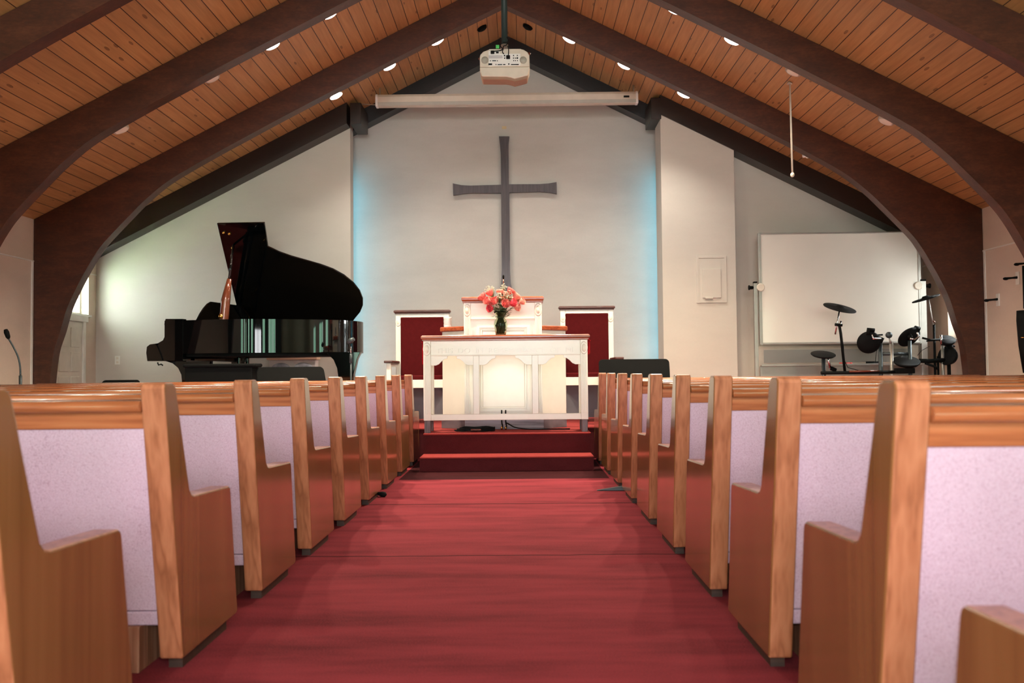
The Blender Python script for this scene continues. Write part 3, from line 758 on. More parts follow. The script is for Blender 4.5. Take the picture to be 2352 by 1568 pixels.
# baby's breath sprays
for lab, c0, spread, n in (('airy pale sprig of tiny white flowers at the upper left of the bouquet', (730, 380), (110, 75), 60), ('dark stemmed sprig of tiny white flowers tallest at bouquet center', (1020, 330), (75, 60), 36), ('dense white sprig of tiny flowers across the bouquet front right', (1110, 530), (110, 110), 70), ('small white sprig of tiny flowers among the bouquet center roses', (930, 530), (70, 70), 40)):
    cc = V(*c0); cc.y -= .06 if c0[1] > 450 else -.02
    t = thing('babys_breath_sprig', lab, 'flower', cc, 'sprigs of tiny white flowers'); a = MB(); b = MB()
    hub = neck.lerp(cc, .65)
    b.tube([neck, hub], .0014, 5)
    for k in range(n):
        ang = random.uniform(0, 2*PI); q = math.sqrt(random.random())
        p = V(c0[0]+spread[0]*q*math.cos(ang), c0[1]+spread[1]*q*math.sin(ang)); p.y = cc.y+random.uniform(-.025, .025)
        b.tube([hub, hub.lerp(p, .6)+Vector((random.uniform(-.006, .006), 0, .004)), p], .0007, 4); a.ball(p, random.uniform(.0024, .0044), seg=6, rings=5)
    o = a.build('blossom_cloud', M['gyp'], t); o['kind'] = 'stuff'
    b.build('twigs', M['twig'] if c0[0] < 900 else M['stem'], t)

# cables below the table
def Q(u, v, Y): return at(860+u/7.128, 960+v/7.128, Y)
cb = thing('coiled_cable', 'black cable coiled on the carpet under the communion table', 'cable', Q(1700, 195, 9.0))
m = MB(); cc = Q(1640, 175, 8.98); cc.z = PZ+.01
for k in range(7):
    rx, ry, z = .20-.012*k, .10-.006*k, PZ+.008+.010*(k % 4)
    m.tube([(cc.x+.012*k+rx*math.cos(a*2*PI/28), cc.y+ry*math.sin(a*2*PI/28), z+.004*math.sin(a+k)) for a in range(29)], .006, 6, False)
m.build('coil', M['rubber'], cb)
b0 = Q(1650, 187, 8.9); MB().box(b0.x-.045, b0.x+.06, 8.87, 8.885, PZ+.012, PZ+.028).build('paper_tie', M['copper'], cb, .002)
m = MB(); 
d = thing('hanging_cables', 'two dark cables dropping behind the communion table to the carpet', 'cable', Q(2120, 160, 9.12))
for u in (2085, 2150):
    p0 = Q(u, 60, 9.12); p1 = Q(u+(0), 178, 9.12); p1.z = PZ+.008
    MB().tube(smooth_path([p0+Vector((0, 0, .12)), p0, p0.lerp(p1, .6)+Vector((.008, 0, 0)), p1]), .007, 7).build('cable', M['rubber'], d)
    MB().lathe([(.009, 0), (.010, .02), (.006, .035)], p1+Vector((0, 0, -.006)), (0, 0, 1), 8).build('plug', M['brass'], d)
tr = [Q(2165, 80, 9.13)]+[at(1160+u/7.128, 960+v/7.128, 9.1) for u, v in ((60, 95), (150, 145), (260, 168), (450, 165), (700, 152), (1000, 142), (1060, 130))]
for i, p in enumerate(tr):
    if i > 3: p.z = PZ+.008; p.y = 9.08
    p.z = max(p.z, PZ+.008)
tag(MB().tube(smooth_path(tr), .006, 7).build('trailing_cable', M['rubber']), 'thin black cable curving along the pulpit base to the right', 'cable')
p = at(957, 908, RECESS-.01); tag(MB().ball((p.x, RECESS-.006, p.z), .008).build('indicator_light', M['led']), 'tiny red indicator light low on the wall between pews and table', 'light')

# ------------------------------------------------------------------ grand piano
A = math.radians(-12)
O = at(378, 732, 9.97); O = Vector((O.x, 9.97, 0))
EU = Vector((math.cos(A), math.sin(A), 0)); EV = Vector((-math.sin(A), math.cos(A), 0))
ZT = at(560, 733, 9.85).z; ZB = at(640, 809, 9.75).z
def W(u, v, z): return O+EU*u+EV*v+Vector((0, 0, z))
LEN = 2.16
pno = thing('grand_piano', 'glossy black grand piano with its lid propped open left of the altar', 'piano', (O.x, O.y, PZ))
side = [(0, 0), (.62, 0), (.80, .005), (.98, .03), (1.12, .085), (1.26, .165), (1.39, .25), (1.52, .335), (1.65, .42), (1.77, .52), (1.86, .64), (1.92, .78), (1.945, .93), (1.93, 1.08), (1.88, 1.22), (1.79, 1.34), (1.68, 1.41), (1.56, 1.43), (0, 1.43)]
plan = smooth_path([Vector((u, v, 0)) for u, v in side[1:18]], 5)
plan = [(0, 0)]+[(p.x, p.y) for p in plan]+[(0, 1.43)]
def offset(pl, d): # crude inward offset toward the centre line
    out = []
    n = len(pl)
    for i in range(n):
        a = Vector(pl[(i-1) % n]); b = Vector(pl[i]); c = Vector(pl[(i+1) % n])
        t = ((b-a).normalized()+(c-b).normalized()); t = t.normalized() if t.length > 1e-6 else (c-b).normalized()
        out.append((b.x-t.y*d, b.y+t.x*d))
    return out
inn = offset(plan, .05); n = len(plan)
m = MB(); vs = []
for (u, v), (a, b) in zip(plan, inn): vs += [W(u, v, ZB), W(u, v, ZT), W(a, b, ZT), W(a, b, ZB)]
m.add(vs, [(4*i+k, 4*((i+1) % n)+k, 4*((i+1) % n)+(k+1) % 4, 4*i+(k+1) % 4) for i in range(n) for k in range(4)], True)
rim = m.build('rim', M['gloss'], pno)
es = rim.modifiers.new('edges', 'EDGE_SPLIT'); es.split_angle = .7
MB().prism([W(u, v, ZB+.03) for u, v in inn], (0, 0, .02)).build('soundboard', plain('dark_soundboard', (60, 40, 24), .4), pno)
m = MB().prism([W(u*.985+.02, v*.96+.03, ZT-.09) for u, v in inn], (0, 0, .012)); m.build('iron_plate', plain('dark_bronze', (58, 44, 26), .35, .6), pno)
MB().prism([W(u*.97+.03, v*.94+.04, ZB-.035) for u, v in inn], (0, 0, .06)).build('underframe', M['black'], pno)
# cheek arms with their scooped outline
def arm_poly(v):
    pts = [(380, 732), (377, 744), (379.5, 757), (379, 770), (374, 781), (362, 788), (344, 790.5), (337, 796), (335.5, 810), (336.5, 818), (338, 829), (385, 829), (420, 829), (420, 732)]
    out = []
    for x, y in pts:
        d = ray(x, y); nrm = EV; k = (O+EV*v-CAM).dot(nrm)/d.dot(nrm); out.append(CAM+d*k)
    return out
near = arm_poly(-.004)
MB().prism(near, EV*.07).build('cheek_arm', M['gloss'], pno, .004)
MB().prism([p+EV*1.37 for p in near], EV*.07).build('cheek_arm', M['gloss'], pno, .004)
kz0, kz1 = near[10].z, near[6].z; ku = (near[8]-O).dot(EU)
def pbox(u0, u1, v0, v1, z0, z1): return MB().hexa([W(u0, v0, z0), W(u1, v0, z0), W(u1, v1, z0), W(u0, v1, z0), W(u0, v0, z1), W(u1, v0, z1), W(u1, v1, z1), W(u0, v1, z1)])
pbox(ku+.02, .2, .066, 1.37, kz0, kz0+.07).build('key_bed', M['gloss'], pno, .004)
pbox(ku+.05, -.02, .1, 1.34, kz0+.07, kz0+.09).build('keyboard', M['white'], pno, .002)
pbox(-.02, .03, .066, 1.37, kz0+.07, ZT).build('fallboard', M['gloss'], pno, .004)
# lid: outline traced on its tilted plane
LA = math.radians(54); hin = W(.3, 1.40, ZT+.015); LU = (-EV*math.cos(LA)+Vector((0, 0, math.sin(LA)))); LN = EU.cross(LU).normalized()
lidpx = [(553, 744), (498, 513), (607, 511), (615, 566), (640, 578), (668, 588), (700, 597), (735, 607), (765, 618), (790, 632), (812, 650), (826, 668), (833, 686), (833, 702), (827, 717), (816, 730), (806, 744)]
lid = []
for x, y in lidpx:
    d = ray(x, y); lid.append(CAM+d*((hin-CAM).dot(LN)/d.dot(LN)))
sgn = 1 if LN.dot(EV) > 0 else -1
m = MB().prism([p for p in lid], LN*sgn*.022); lo = m.build('lid', M['gloss'], pno, .004)
# hinge strip, brass bumpers
MB().tube([W(.35, 1.41, ZT+.008), W(1.5, 1.41, ZT+.008)], .008, 8).build('hinge', M['brass'], lo)
for x, y in ((514.5, 533.5), (527.5, 536), (535, 568)):
    d = ray(x, y); p = CAM+d*((hin-CAM).dot(LN)/d.dot(LN))
    MB().ball(p-LN*sgn*.006, .019, .019, .019).build('brass_bumper', M['brass'], lo)
def on_lid(x, y): d = ray(x, y); return CAM+d*((hin-CAM).dot(LN)/d.dot(LN))
pb = W(.66, .06, ZT-.01); pb2 = at(514, 731, 10.0); pm = at(527, 640, 9.97); ptp = on_lid(537, 562)-LN*sgn*.012
m = MB().tube([Vector((pb2.x, 10.0, ZT-.06)), Vector((pb2.x, 10.0, ZT)), at(518, 690, 9.99), pm], [.05, .052, .052, .026], 10)
m.build('lid_prop', M['copper'], pno)
MB().tube([pm, at(531, 600, 9.96), ptp], [.018, .013, .013], 8).build('prop_rod', M['gloss'], pno)
MB().lathe([(.024, 0), (.028, .02), (.02, .05)], at(507, 731, 9.95), (0, 0, 1), 12).build('prop_socket', M['brass'], pno)
# music desk
m = MB(); c0 = W(.36, .30, ZT-.01)
pts = []
for i in range(21):
    a = PI*i/20; vv = .75-.55*math.cos(a); hz = .30*min(1, 1.55*math.sin(a)**.7)
    pts.append(W(.30+.42*hz, vv-.08, ZT-.02+hz*.80))
m.prism(pts, EU*.018); m.build('music_desk', M['gloss'], pno, .003)
for vv in (.25, .95):
    MB().tube([W(.22, vv, ZT-.02), W(.42, vv+.02, ZT+.20)], .012, 6).build('desk_strut', M['brass'], pno)
# legs with curved brackets
def leg(px, Y, th=.11):
    return MB().prism([(p.x, Y, max(p.z, PZ+.05)) for p in px_poly(px, Y)], (0, th, 0))
l1 = leg([(380, 829), (396, 834), (409, 845), (416, 860), (418, 880), (421, 1010), (470, 1010), (478, 880), (482, 829)], 10.0).build('leg', M['gloss'], pno, .004)
l2 = leg([(736, 808), (752, 812), (766, 826), (774, 845), (778, 872), (782, 1010), (812, 1010), (812, 860), (820, 824), (828, 808)], 9.95).build('leg', M['gloss'], pno, .004)
l3 = pbox(.12, .24, 1.22, 1.34, PZ+.05, ZB).build('leg', M['gloss'], pno, .004)
for l, p in ((l1, at(445, 1000, 10.05)), (l2, at(797, 1000, 10.0)), (l3, W(.18, 1.28, 0))):
    m = MB().lathe([(.028, -.012), (.028, .012)], (p.x, p.y if l is l3 else (10.05 if l is l1 else 10.0), PZ+.028), (0, 1, 0), 14).build('caster', M['brass'], l)
pbox(.55, .58, .60, .64, PZ+.12, ZB-.02).build('lyre_post', M['gloss'], pno, .004); pbox(.55, .58, .80, .84, PZ+.12, ZB-.02).build('lyre_post', M['gloss'], pno, .004)
pbox(.50, .62, .55, .89, PZ+.06, PZ+.12).build('pedal_box', M['gloss'], pno, .004)
for vv in (.62, .72, .82): pbox(.42, .52, vv-.014, vv+.014, PZ+.07, PZ+.085).build('pedal', M['brass'], pno, .003)
MB().tube([at(362, 832, 9.95), at(364, 838, 9.95), at(370, 836, 9.95), at(374, 839, 9.95)], .008, 6).build('headphone_hook', M['black'], pno)

# black desks and bench standing in front of the piano
def rounded(x0, x1, z0, z1, r, y, n=6):
    pts = [(x0, y, z0), (x1, y, z0)]
    for k in range(n+1): a = k*PI/2/n; pts.append((x1-r+r*math.cos(a), y, z1-r+r*math.sin(a)))
    for k in range(n+1): a = PI/2+k*PI/2/n; pts.append((x0+r+r*math.cos(a), y, z1-r+r*math.sin(a)))
    return pts
def stand(label, px0, px1, ytop, ybot, Y, lean=.10, skew=0, base=PZ):
    a, b = at(px0, ytop, Y), at(px1, ytop, Y); zb_ = at(px0, ybot, Y).z; xc = (a.x+b.x)/2
    t = thing('music_stand', label, 'music stand', (xc, Y+.1, base), 'black music stands before the altar')
    m = MB(); pts = rounded(a.x, b.x, zb_, a.z, .045, Y); h = a.z-zb_
    pts = [Vector((x+skew*(a.z-z)/h, Y+lean*(z-zb_)/h, z)) for x, y, z in pts]
    m.prism(pts, (0, .006, 0)); m.build('desk', M['black'], t, .002)
    MB().box(a.x+.01, b.x-.01, Y-.0, Y+.055, zb_-.006, zb_).build('ledge', M['black'], t, .002)
    MB().tube([(xc, Y+.12, base+.25), (xc, Y+.12, zb_+.1), (xc, Y+.045, zb_+.12)], .012, 8).build('pole', M['black'], t)
    for k in range(3):
        q = k*2*PI/3+.5; MB().tube([(xc, Y+.12, base+.28), (xc+.13*math.cos(q), Y+.12+.13*math.sin(q), base+.05), (xc+.22*math.cos(q), Y+.12+.22*math.sin(q), base+.008)], .008, 6).build('leg', M['black'], t)
    return t
stand('wide black music stand desk right of the table, in front of the right cream chair', 1377, 1541, 825, 925, 9.75, .12)
stand('wide black music stand desk below the grand piano, slanted at its right end', 578, 736, 843, 925, 9.62, .14, .10)
stand('black music stand at the far left, only its rounded top edge showing above the pews', 222, 312, 873, 940, 9.62, .12)
bx = at(422, 836, 9.66); bx2 = at(589, 838, 9.66)
bt = thing('piano_bench', 'black box shaped bench with padded top standing under the grand piano side', 'bench', ((bx.x+bx2.x)/2, 9.75, PZ))
MB().box(bx.x, bx2.x, 9.62, 9.90, bx.z-.04, bx.z).build('padded_top', M['black'], bt, .018, 3)
MB().box(bx.x+.02, bx2.x-.04, 9.64, 9.88, bx.z-.32, bx.z-.04).build('body', M['black'], bt, .006)
for xx in (bx.x+.03, bx2.x-.10):
    for yy in (9.65, 9.82): MB().box(xx, xx+.05, yy, yy+.05, PZ, bx.z-.32).build('leg', M['gloss'], bt, .004)

# microphone on stand at the piano tail
ms = thing('microphone_stand', 'grey microphone on a straight stand at the tail of the grand piano', 'microphone', (at(805, 870, 9.62).x, 9.62, PZ))
xx = at(806, 850, 9.62).x; z1 = at(806, 812, 9.62).z
MB().tube([(xx, 9.62, PZ+.02), (xx, 9.62, z1)], .010, 10).build('pole', M['greymetal'], ms)
MB().tube([(xx, 9.62, z1-.10), (xx, 9.62, z1)], .016, 10).build('collar', M['greymetal'], ms)
MB().tube([(xx, 9.62, z1), at(805.5, 795, 9.62)], .008, 8).build('clip', M['chrome'], ms)
pa, pb_ = at(799, 786, 9.6), at(813, 778, 9.58)
MB().tube([pa, pa.lerp(pb_, .5), pb_], [.022, .030, .020], 12).build('microphone_head', M['greymetal'], ms)
for k in range(3):
    q = k*2*PI/3; MB().tube([(xx, 9.62, PZ+.12), (xx+.2*math.cos(q), 9.62+.2*math.sin(q), PZ+.01)], .008, 6).build('leg', M['black'], ms)

# storage bin by the wall behind the piano
Yb = 11.28; a, b = at(618, 820, Yb), at(768, 826, Yb); zl = at(700, 826, Yb).z
bn = thing('storage_bin', 'frosted storage bin with a peach lid against the wall, seen beneath the piano', 'bin', ((a.x+b.x)/2, Yb+.1, PZ))
l0, l1_ = at(612, 820, Yb).x, at(728, 820, Yb).x
MB().box(l0-.0, l1_, Yb-.01, Yb+.2, zl-.0, zl+.045).build('lid', M['binlid'], bn, .008)
MB().box(l0+.03, l1_-.02, Yb+.01, Yb+.18, PZ, zl).build('tub', M['bin'], bn, .012)
for u in (.28, .72):
    x = l0+(l1_-l0)*u; MB().ball((x, Yb+.012, zl-.11), .13, .012, .075).build('bundle', M['binstuff'], bn)
p = at(270, 827, BACK); t = thing('wall_outlet', 'small cream outlet plate low on the wall left of the piano', 'outlet', (p.x, BACK-.004, p.z))
MB().box(p.x-.035, p.x+.035, BACK-.006, BACK-.0005, p.z-.055, p.z+.055).build('plate', M['trimwhite'], t, .003)
for s in (-1, 1): MB().box(p.x-.014, p.x+.014, BACK-.008, BACK-.005, p.z+s*.026-.014, p.z+s*.026+.014).build('socket', M['offwhite'], t)

# gooseneck lectern microphone, far left
Yg = 8.95
gp = [at(47, 900, Yg), at(47, 862, Yg), at(46, 840, Yg), at(41, 818, Yg), at(30, 795, Yg), at(20, 778, Yg)]
gs = thing('gooseneck_microphone', 'black gooseneck microphone curving up by the left wall', 'microphone', (gp[0].x, Yg, 0))
MB().tube(smooth_path(gp[1:]), .009, 8).build('gooseneck', M['greymetal'], gs)
MB().tube([(gp[0].x, Yg, .02), gp[0], gp[1]], .016, 10).build('pole', M['greymetal'], gs)
MB().lathe([(.012, 0), (.022, .02), (.026, .07), (.018, .10), (.001, .105)], gp[-1], at(13, 757, Yg)-gp[-1], 12).build('capsule', M['black'], gs)
MB().lathe([(.09, 0), (.09, .015), (.02, .03)], (gp[0].x, Yg, 0), (0, 0, 1), 20).build('base', M['black'], gs)

# ------------------------------------------------------------------ whiteboard
WY = 11.05
wx0, wx1 = at(1743, 660, WY).x, at(2116, 660, WY).x; wz1, wz0 = at(1930, 533, WY).z, at(1930, 790, WY).z
wb = thing('mobile_whiteboard', 'large mobile whiteboard on aluminium posts behind the drum kit', 'whiteboard', ((wx0+wx1)/2, WY+.05, PZ))
MB().box(wx0+.02, wx1-.02, WY, WY+.02, wz0+.02, wz1-.02).build('writing_surface', M['board'], wb)
fw = .028
MB().box(wx0, wx0+fw, WY-.008, WY+.03, wz0, wz1).box(wx1-fw, wx1, WY-.008, WY+.03, wz0, wz1).box(wx0+fw, wx1-fw, WY-.008, WY+.03, wz0, wz0+fw).box(wx0+fw, wx1-fw, WY-.008, WY+.03, wz1-fw*.7, wz1).build('board_frame', M['alu'], wb, .006)
for xx, s, dpx in ((at(1736, 700, WY).x, -1, 650), (at(2121, 700, WY).x, 1, 645)):
    zt = at(1736 if s < 0 else 2121, dpx, WY).z; hw = .022 if s < 0 else .036
    p_ = MB().box(xx-hw, xx+hw, WY-.01, WY+.04, PZ+.06, zt).build('post', M['alu'], wb, .004)
    MB().box(xx-hw, xx+hw, WY-.012, WY+.042, zt, zt+.02).build('post_cap', M['black'], p_, .003)
    zk = at(1736, 660, WY).z
    MB().lathe([(.012, 0), (.022, .01), (.022, .04), (.03, .045), (.03, .06)], (xx+s*hw, WY+.015, zk), (s, 0, 0), 12).build('knob', M['black'], p_)
    MB().lathe([(.05, -.006), (.05, .004), (.04, .008)], (xx-s*.062, WY-.010, zk), (0, -1, 0), 18).build('pivot_disc', M['offwhite'], wb)
    MB().box(xx-.03, xx+.03, WY-.3, WY+.33, PZ+.02, PZ+.06).build('foot', M['alu'], wb, .004)
tz = at(1900, 837, WY).z
MB().box(wx0+.0, wx1, WY-.07, WY+.0, tz-.014, tz).box(wx0, wx1, WY-.07, WY-.062, tz, tz+.010).build('pen_tray', M['alu'], wb, .002)
MB().box(wx0, wx1, WY+.005, WY+.03, at(1900, 862, WY).z-.1, tz-.014).build('lower_crossbar', M['alu'], wb, .002)
# heater grille behind
hx0, hx1 = at(1742, 800, 11.3).x, at(2112, 800, 11.3).x; hz1, hz0 = at(1900, 794, 11.3).z, PZ+.06
ht = thing('wall_heater', 'long pale wall heater with a perforated front panel behind the whiteboard legs', 'heater', ((hx0+hx1)/2, 11.4, PZ))
MB().box(hx0, hx1, 11.32, BACK-.001, hz0-.05, hz1).build('casing', M['offwhite'], ht, .008)
MB().box(at(1755, 800, 11.3).x, at(2090, 800, 11.3).x, 11.312, 11.322, at(1900, 832, 11.3).z, at(1900, 802, 11.3).z).build('grille', M['grille'], ht)
def pen(x0, x1, y, Y, col, label, nm):
    a, b = at(x0, y, Y), at(x1, y, Y); z = tz+.011; t = thing(nm, label, 'marker', ((a.x+b.x)/2, Y, z))
    MB().tube([(a.x, Y, z), (a.x+.8*(b.x-a.x), Y, z)], .014, 10).build('barrel', M[col], t); MB().tube([(a.x+.8*(b.x-a.x), Y, z), (b.x, Y, z)], .013, 10).build('cap', M[col], t)
pen(1928, 1957, 830, WY-.035, 'red', 'red marker lying in the whiteboard tray', 'marker_pen')
a, b = at(1990, 830, WY-.035), at(2022, 830, WY-.035)
t = thing('board_eraser', 'black eraser lying in the whiteboard tray right of the red marker', 'eraser', ((a.x+b.x)/2, WY-.035, tz))
MB().box(a.x, b.x, WY-.06, WY-.012, tz, tz+.012).build('felt', M['greymetal'], t); MB().box(a.x, b.x, WY-.06, WY-.012, tz+.012, tz+.034).build('grip', M['black'], t, .004)
for u, c in ((1862, 'white'), (1850, 'white')): pass

# access panel on the chase
def ppx(x, y): return at(x, y, 11.26)
ac = thing('access_panel', 'white painted access panel with a framed inner door on the wall right of the cross', 'panel', ppx(1634, 640))
a, b = ppx(1598, 588), ppx(1670, 695)
def fr(x0, x1, z0, z1, w, d): return MB().box(x0, x0+w, 11.26-d, 11.26, z0, z1).box(x1-w, x1, 11.26-d, 11.26, z0, z1).box(x0+w, x1-w, 11.26-d, 11.26, z0, z0+w).box(x0+w, x1-w, 11.26-d, 11.26, z1-w, z1)
fr(a.x, b.x, b.z, a.z, .03, .012).build('frame', M['wall'], ac, .003)
MB().box(a.x+.031, b.x-.031, 11.252, 11.26, b.z+.031, a.z-.031).build('cover', M['wall'], ac)
c, e = ppx(1612, 618), ppx(1656, 684)
MB().box(c.x, e.x, 11.238, 11.252, e.z, c.z).build('door', M['wall'], ac, .004)
MB().box(c.x+.03, c.x+.13, 11.226, 11.24, e.z-.012, e.z+.010).build('latch', M['wall'], ac, .003)

# ------------------------------------------------------------------ electronic drum kit
DY = 10.45
def Dp(u, v, Y=DY): return at(1860+u/6.189, 640+v/6.189, Y)
k = 1/6.189/F_PX*DY
dk = thing('electronic_drum_kit', 'black electronic drum kit on a grey rack before the whiteboard', 'drum kit', (Dp(1000, 1330).x, DY, PZ))
def pad(u, v, r, nrm, name, th=.028, rimmat='rubber', Y=DY):
    n_ = Vector(nrm).normalized(); return MB().lathe([(r*.3, -th*.9), (r*.85, -th*.7), (r*1.0, -.004), (r*1.0, .006), (r*.93, .012), (.001, .012)], Dp(u, v, Y), n_, 32).build(name, M[rimmat], dk)
def cym(u, v, r, nrm, Y=DY):
    return MB().lathe([(.02, -.012), (r*.3, -.010), (r*.98, -.006), (r, .0), (r*.98, .006), (r*.3, .010), (.04, .022), (.03, .032), (.001, .034)], Dp(u, v, Y), Vector(nrm).normalized(), 40).build('cymbal_pad', M['rubber'], dk)
cym(425, 416, 230*k, (.17, -.33, .93)); cym(1650, 282, 190*k, (-.30, -.02, .95))
pad(190, 1076, 170*k, (.02, -.28, .95), 'tom_pad'); pad(840, 905, 162*k, (.16, .92, .30), 'tom_pad'); pad(1412, 828, 168*k, (-.22, .72, .62), 'tom_pad', Y=10.5)
pad(1375, 1172, 182*k, (-.05, -.40, .90), 'snare_pad', .045); pad(1955, 870, 110*k, (-.1, -.55, .8), 'tom_pad', .04)
pad(1955, 1090, 140*k, (-.75, -.5, .2), 'kick_pad', .08)
def rod(pts, r, name, mat='greymetal', Y=DY): 
    P_ = [Dp(u, v, Y) for u, v in pts]
    return MB().tube(P_, r, 10).build(name, M[mat], dk)
zf = PZ
def upright(u, v, r=.021, mat='greymetal', Y=DY+.03):
    p = Dp(u, v, Y); return MB().tube([(p.x, Y, zf), (p.x, Y, p.z)], r, 10).build('rack_post', M[mat], dk)
upright(195, 1112, .024); upright(1000, 870, .024); upright(1158, 905, .022, 'alu'); upright(1418, 880, .022); upright(1765, 650, .014, 'black'); upright(1885, 930, .018, 'alu'); upright(1975, 1150, .02, 'black'); upright(1820, 1100, .012, 'black')
rod([(425, 425), (360, 790)], .009, 'cymbal_rod', 'chrome'); rod([(420, 660), (440, 780), (500, 1330)], .016, 'boom_stand', 'black')
rod([(1690, 285), (1750, 655)], .007, 'cymbal_rod', 'alu'); rod([(245, 1075), (290, 1270)], .014, 'pad_arm', 'chrome')
rod([(360, 650), (460, 660)], .018, 'clamp', 'black'); rod([(440, 600), (440, 680)], .012, 'clamp', 'chrome')
rod([(1020, 1066), (1410, 1066)], .021, 'crossbar', 'greymetal', DY+.04); rod([(160, 1338), (1450, 1322)], .02, 'crossbar', 'black', DY-.05); rod([(560, 1318), (990, 1310)], .012, 'crossbar', 'copper', DY-.08)
rod([(830, 800), (835, 720), (915, 735)], .026, 'clamp', 'black', DY-.04); rod([(885, 790), (900, 850), (1010, 850)], .014, 'pad_arm', 'chrome', DY-.05); rod([(970, 840), (1030, 860), (1000, 900)], .026, 'clamp', 'black', DY)
rod([(960, 800), (1035, 795)], .010, 'wing_nut', 'black', DY)
rod([(1490, 700), (1560, 720)], .03, 'clamp', 'black', DY); rod([(1520, 760), (1550, 820), (1490, 860), (1420, 850)], .013, 'pad_arm', 'chrome', DY-.05); rod([(1410, 800), (1440, 850)], .026, 'clamp', 'black', DY-.03)
rod([(1600, 840), (1720, 870), (1900, 860)], .012, 'pad_arm', 'black'); rod([(1660, 885), (2060, 850)], .009, 'pad_arm', 'black'); rod([(1560, 1165), (1700, 1170), (1990, 1150)], .026, 'pad_arm', 'black', DY+.02); rod([(1640, 1200), (1780, 1250), (1830, 1290)], .014, 'pad_arm', 'black')
rod([(1865, 800), (1870, 930)], .014, 'wing_bolt', 'chrome', DY-.05); rod([(1870, 930), (2060, 960)], .012, 'clamp', 'black'); rod([(1990, 900), (2020, 1180)], .03, 'clamp', 'black', DY)
rod([(1750, 600), (1780, 620)], .010, 'wing_nut', 'copper')
MB().ball(Dp(1125, 800, DY+.02), .042, .03, .038).build('beater_head', M['greymetal'], dk); rod([(1135, 840), (1150, 920)], .012, 'beater_arm', 'alu', DY+.02)
MB().box(Dp(1180, 1300).x, Dp(1450, 1300).x, DY-.09, DY-.03, Dp(1180, 1345).z, Dp(1180, 1270).z).build('sound_module', M['black'], dk, .006)
rod([(430, 700), (455, 830), (480, 960), (490, 1150), (540, 1260), (700, 1305)], .004, 'trigger_cable', 'rubber', DY-.03); rod([(960, 960), (940, 1100), (930, 1190)], .003, 'trigger_cable', 'rubber', DY); rod([(1700, 960), (1590, 1020), (1530, 1090)], .003, 'trigger_cable', 'rubber', DY)
rod([(300, 1270), (370, 1300)], .024, 'clamp', 'black')

# hanging rod, hooks, umbrella --------------------------------------------
p0, p1 = at(1813, 172, 9.2), at(1820, 398, 9.2)
hr = thing('hanging_rod', 'thin pale rod hanging from the plank ceiling on the right', 'rod', p0)
zc = RIDGE-abs(p0.x)*SL
MB().tube([(p0.x, 9.2, zc), (p0.x+.003, 9.2, p0.z-.05), (p1.x, 9.2, p1.z)], .010, 8).build('shaft', M['offwhite'], hr)
MB().ball((p1.x, 9.2, p1.z-.015), .022, .022, .026).build('tip', M['offwhite'], hr)
MB().lathe([(.03, -.02), (.02, 0)], (p0.x, 9.2, zc-.004), (0, 0, 1), 12).build('ceiling_plate', M['offwhite'], hr)
def hook(px, py, lab):
    p = atx(px, py, HW-.012); t = thing('wall_hook', lab, 'hook', p, 'black hooks on the right wall')
    MB().box(HW-.013, HW, p.y-.03, p.y+.03, p.z-.075, p.z+.06).build('backplate', M['trimwhite'], t, .003)
    MB().tube([(HW-.012, p.y, p.z), (HW-.06, p.y, p.z-.004), (HW-.115, p.y, p.z-.008)], [.014, .010, .012], 8).build('peg', M['black'], t)
    MB().ball((HW-.13, p.y, p.z-.012), .03, .018, .016).build('knob', M['black'], t)
hook(2336, 637, 'black wall hook higher on the right wall, nearer the umbrella'); hook(2291, 687, 'black wall hook lower on the right wall, beside the arch post')
hook(2362, 604, 'black hook at the right photo edge, from which the umbrella hangs')
up = atx(2350, 700, HW-.19); 
u0, u1, u2 = at(2352, 610, up.y), at(2346, 713, up.y), at(2340, 853, up.y)
um = thing('folded_umbrella', 'black folded umbrella hanging along the right wall at the photo edge', 'umbrella', u2)
X = lambda z: u0.x
MB().tube([(u0.x, up.y, u0.z-.0), (u0.x, up.y, u1.z+.02)], .018, 10).build('shaft', M['black'], um)
hw = abs(at(2336, 713, up.y).x-u0.x)
MB().lathe([(hw*.95, 0), (hw*1.0, -.1), (hw*.85, -.35), (hw*.45, -.62), (.012, u2.z-u1.z-.0), (.006, u2.z-u1.z-.05)], (u0.x, up.y, u1.z), (0, 0, 1), 16).build('canopy', M['black'], um)
MB().tube([(u0.x-hw*.9, up.y-.04, u1.z-.27), (u0.x, up.y-hw, u1.z-.27)], .006, 6).build('snap', M['brass'], um)
p = at(1854, 356, 10.16); t = thing('ceiling_sensor', 'tiny white sensor box tucked against the right arch by the ceiling', 'sensor', p)
MB().box(p.x-.045, p.x+.045, 10.14, 10.2, p.z-.02, p.z+.02).build('housing', M['white'], t, .006); MB().ball((p.x, 10.16, p.z-.02), .018).build('eye', M['offwhite'], t)

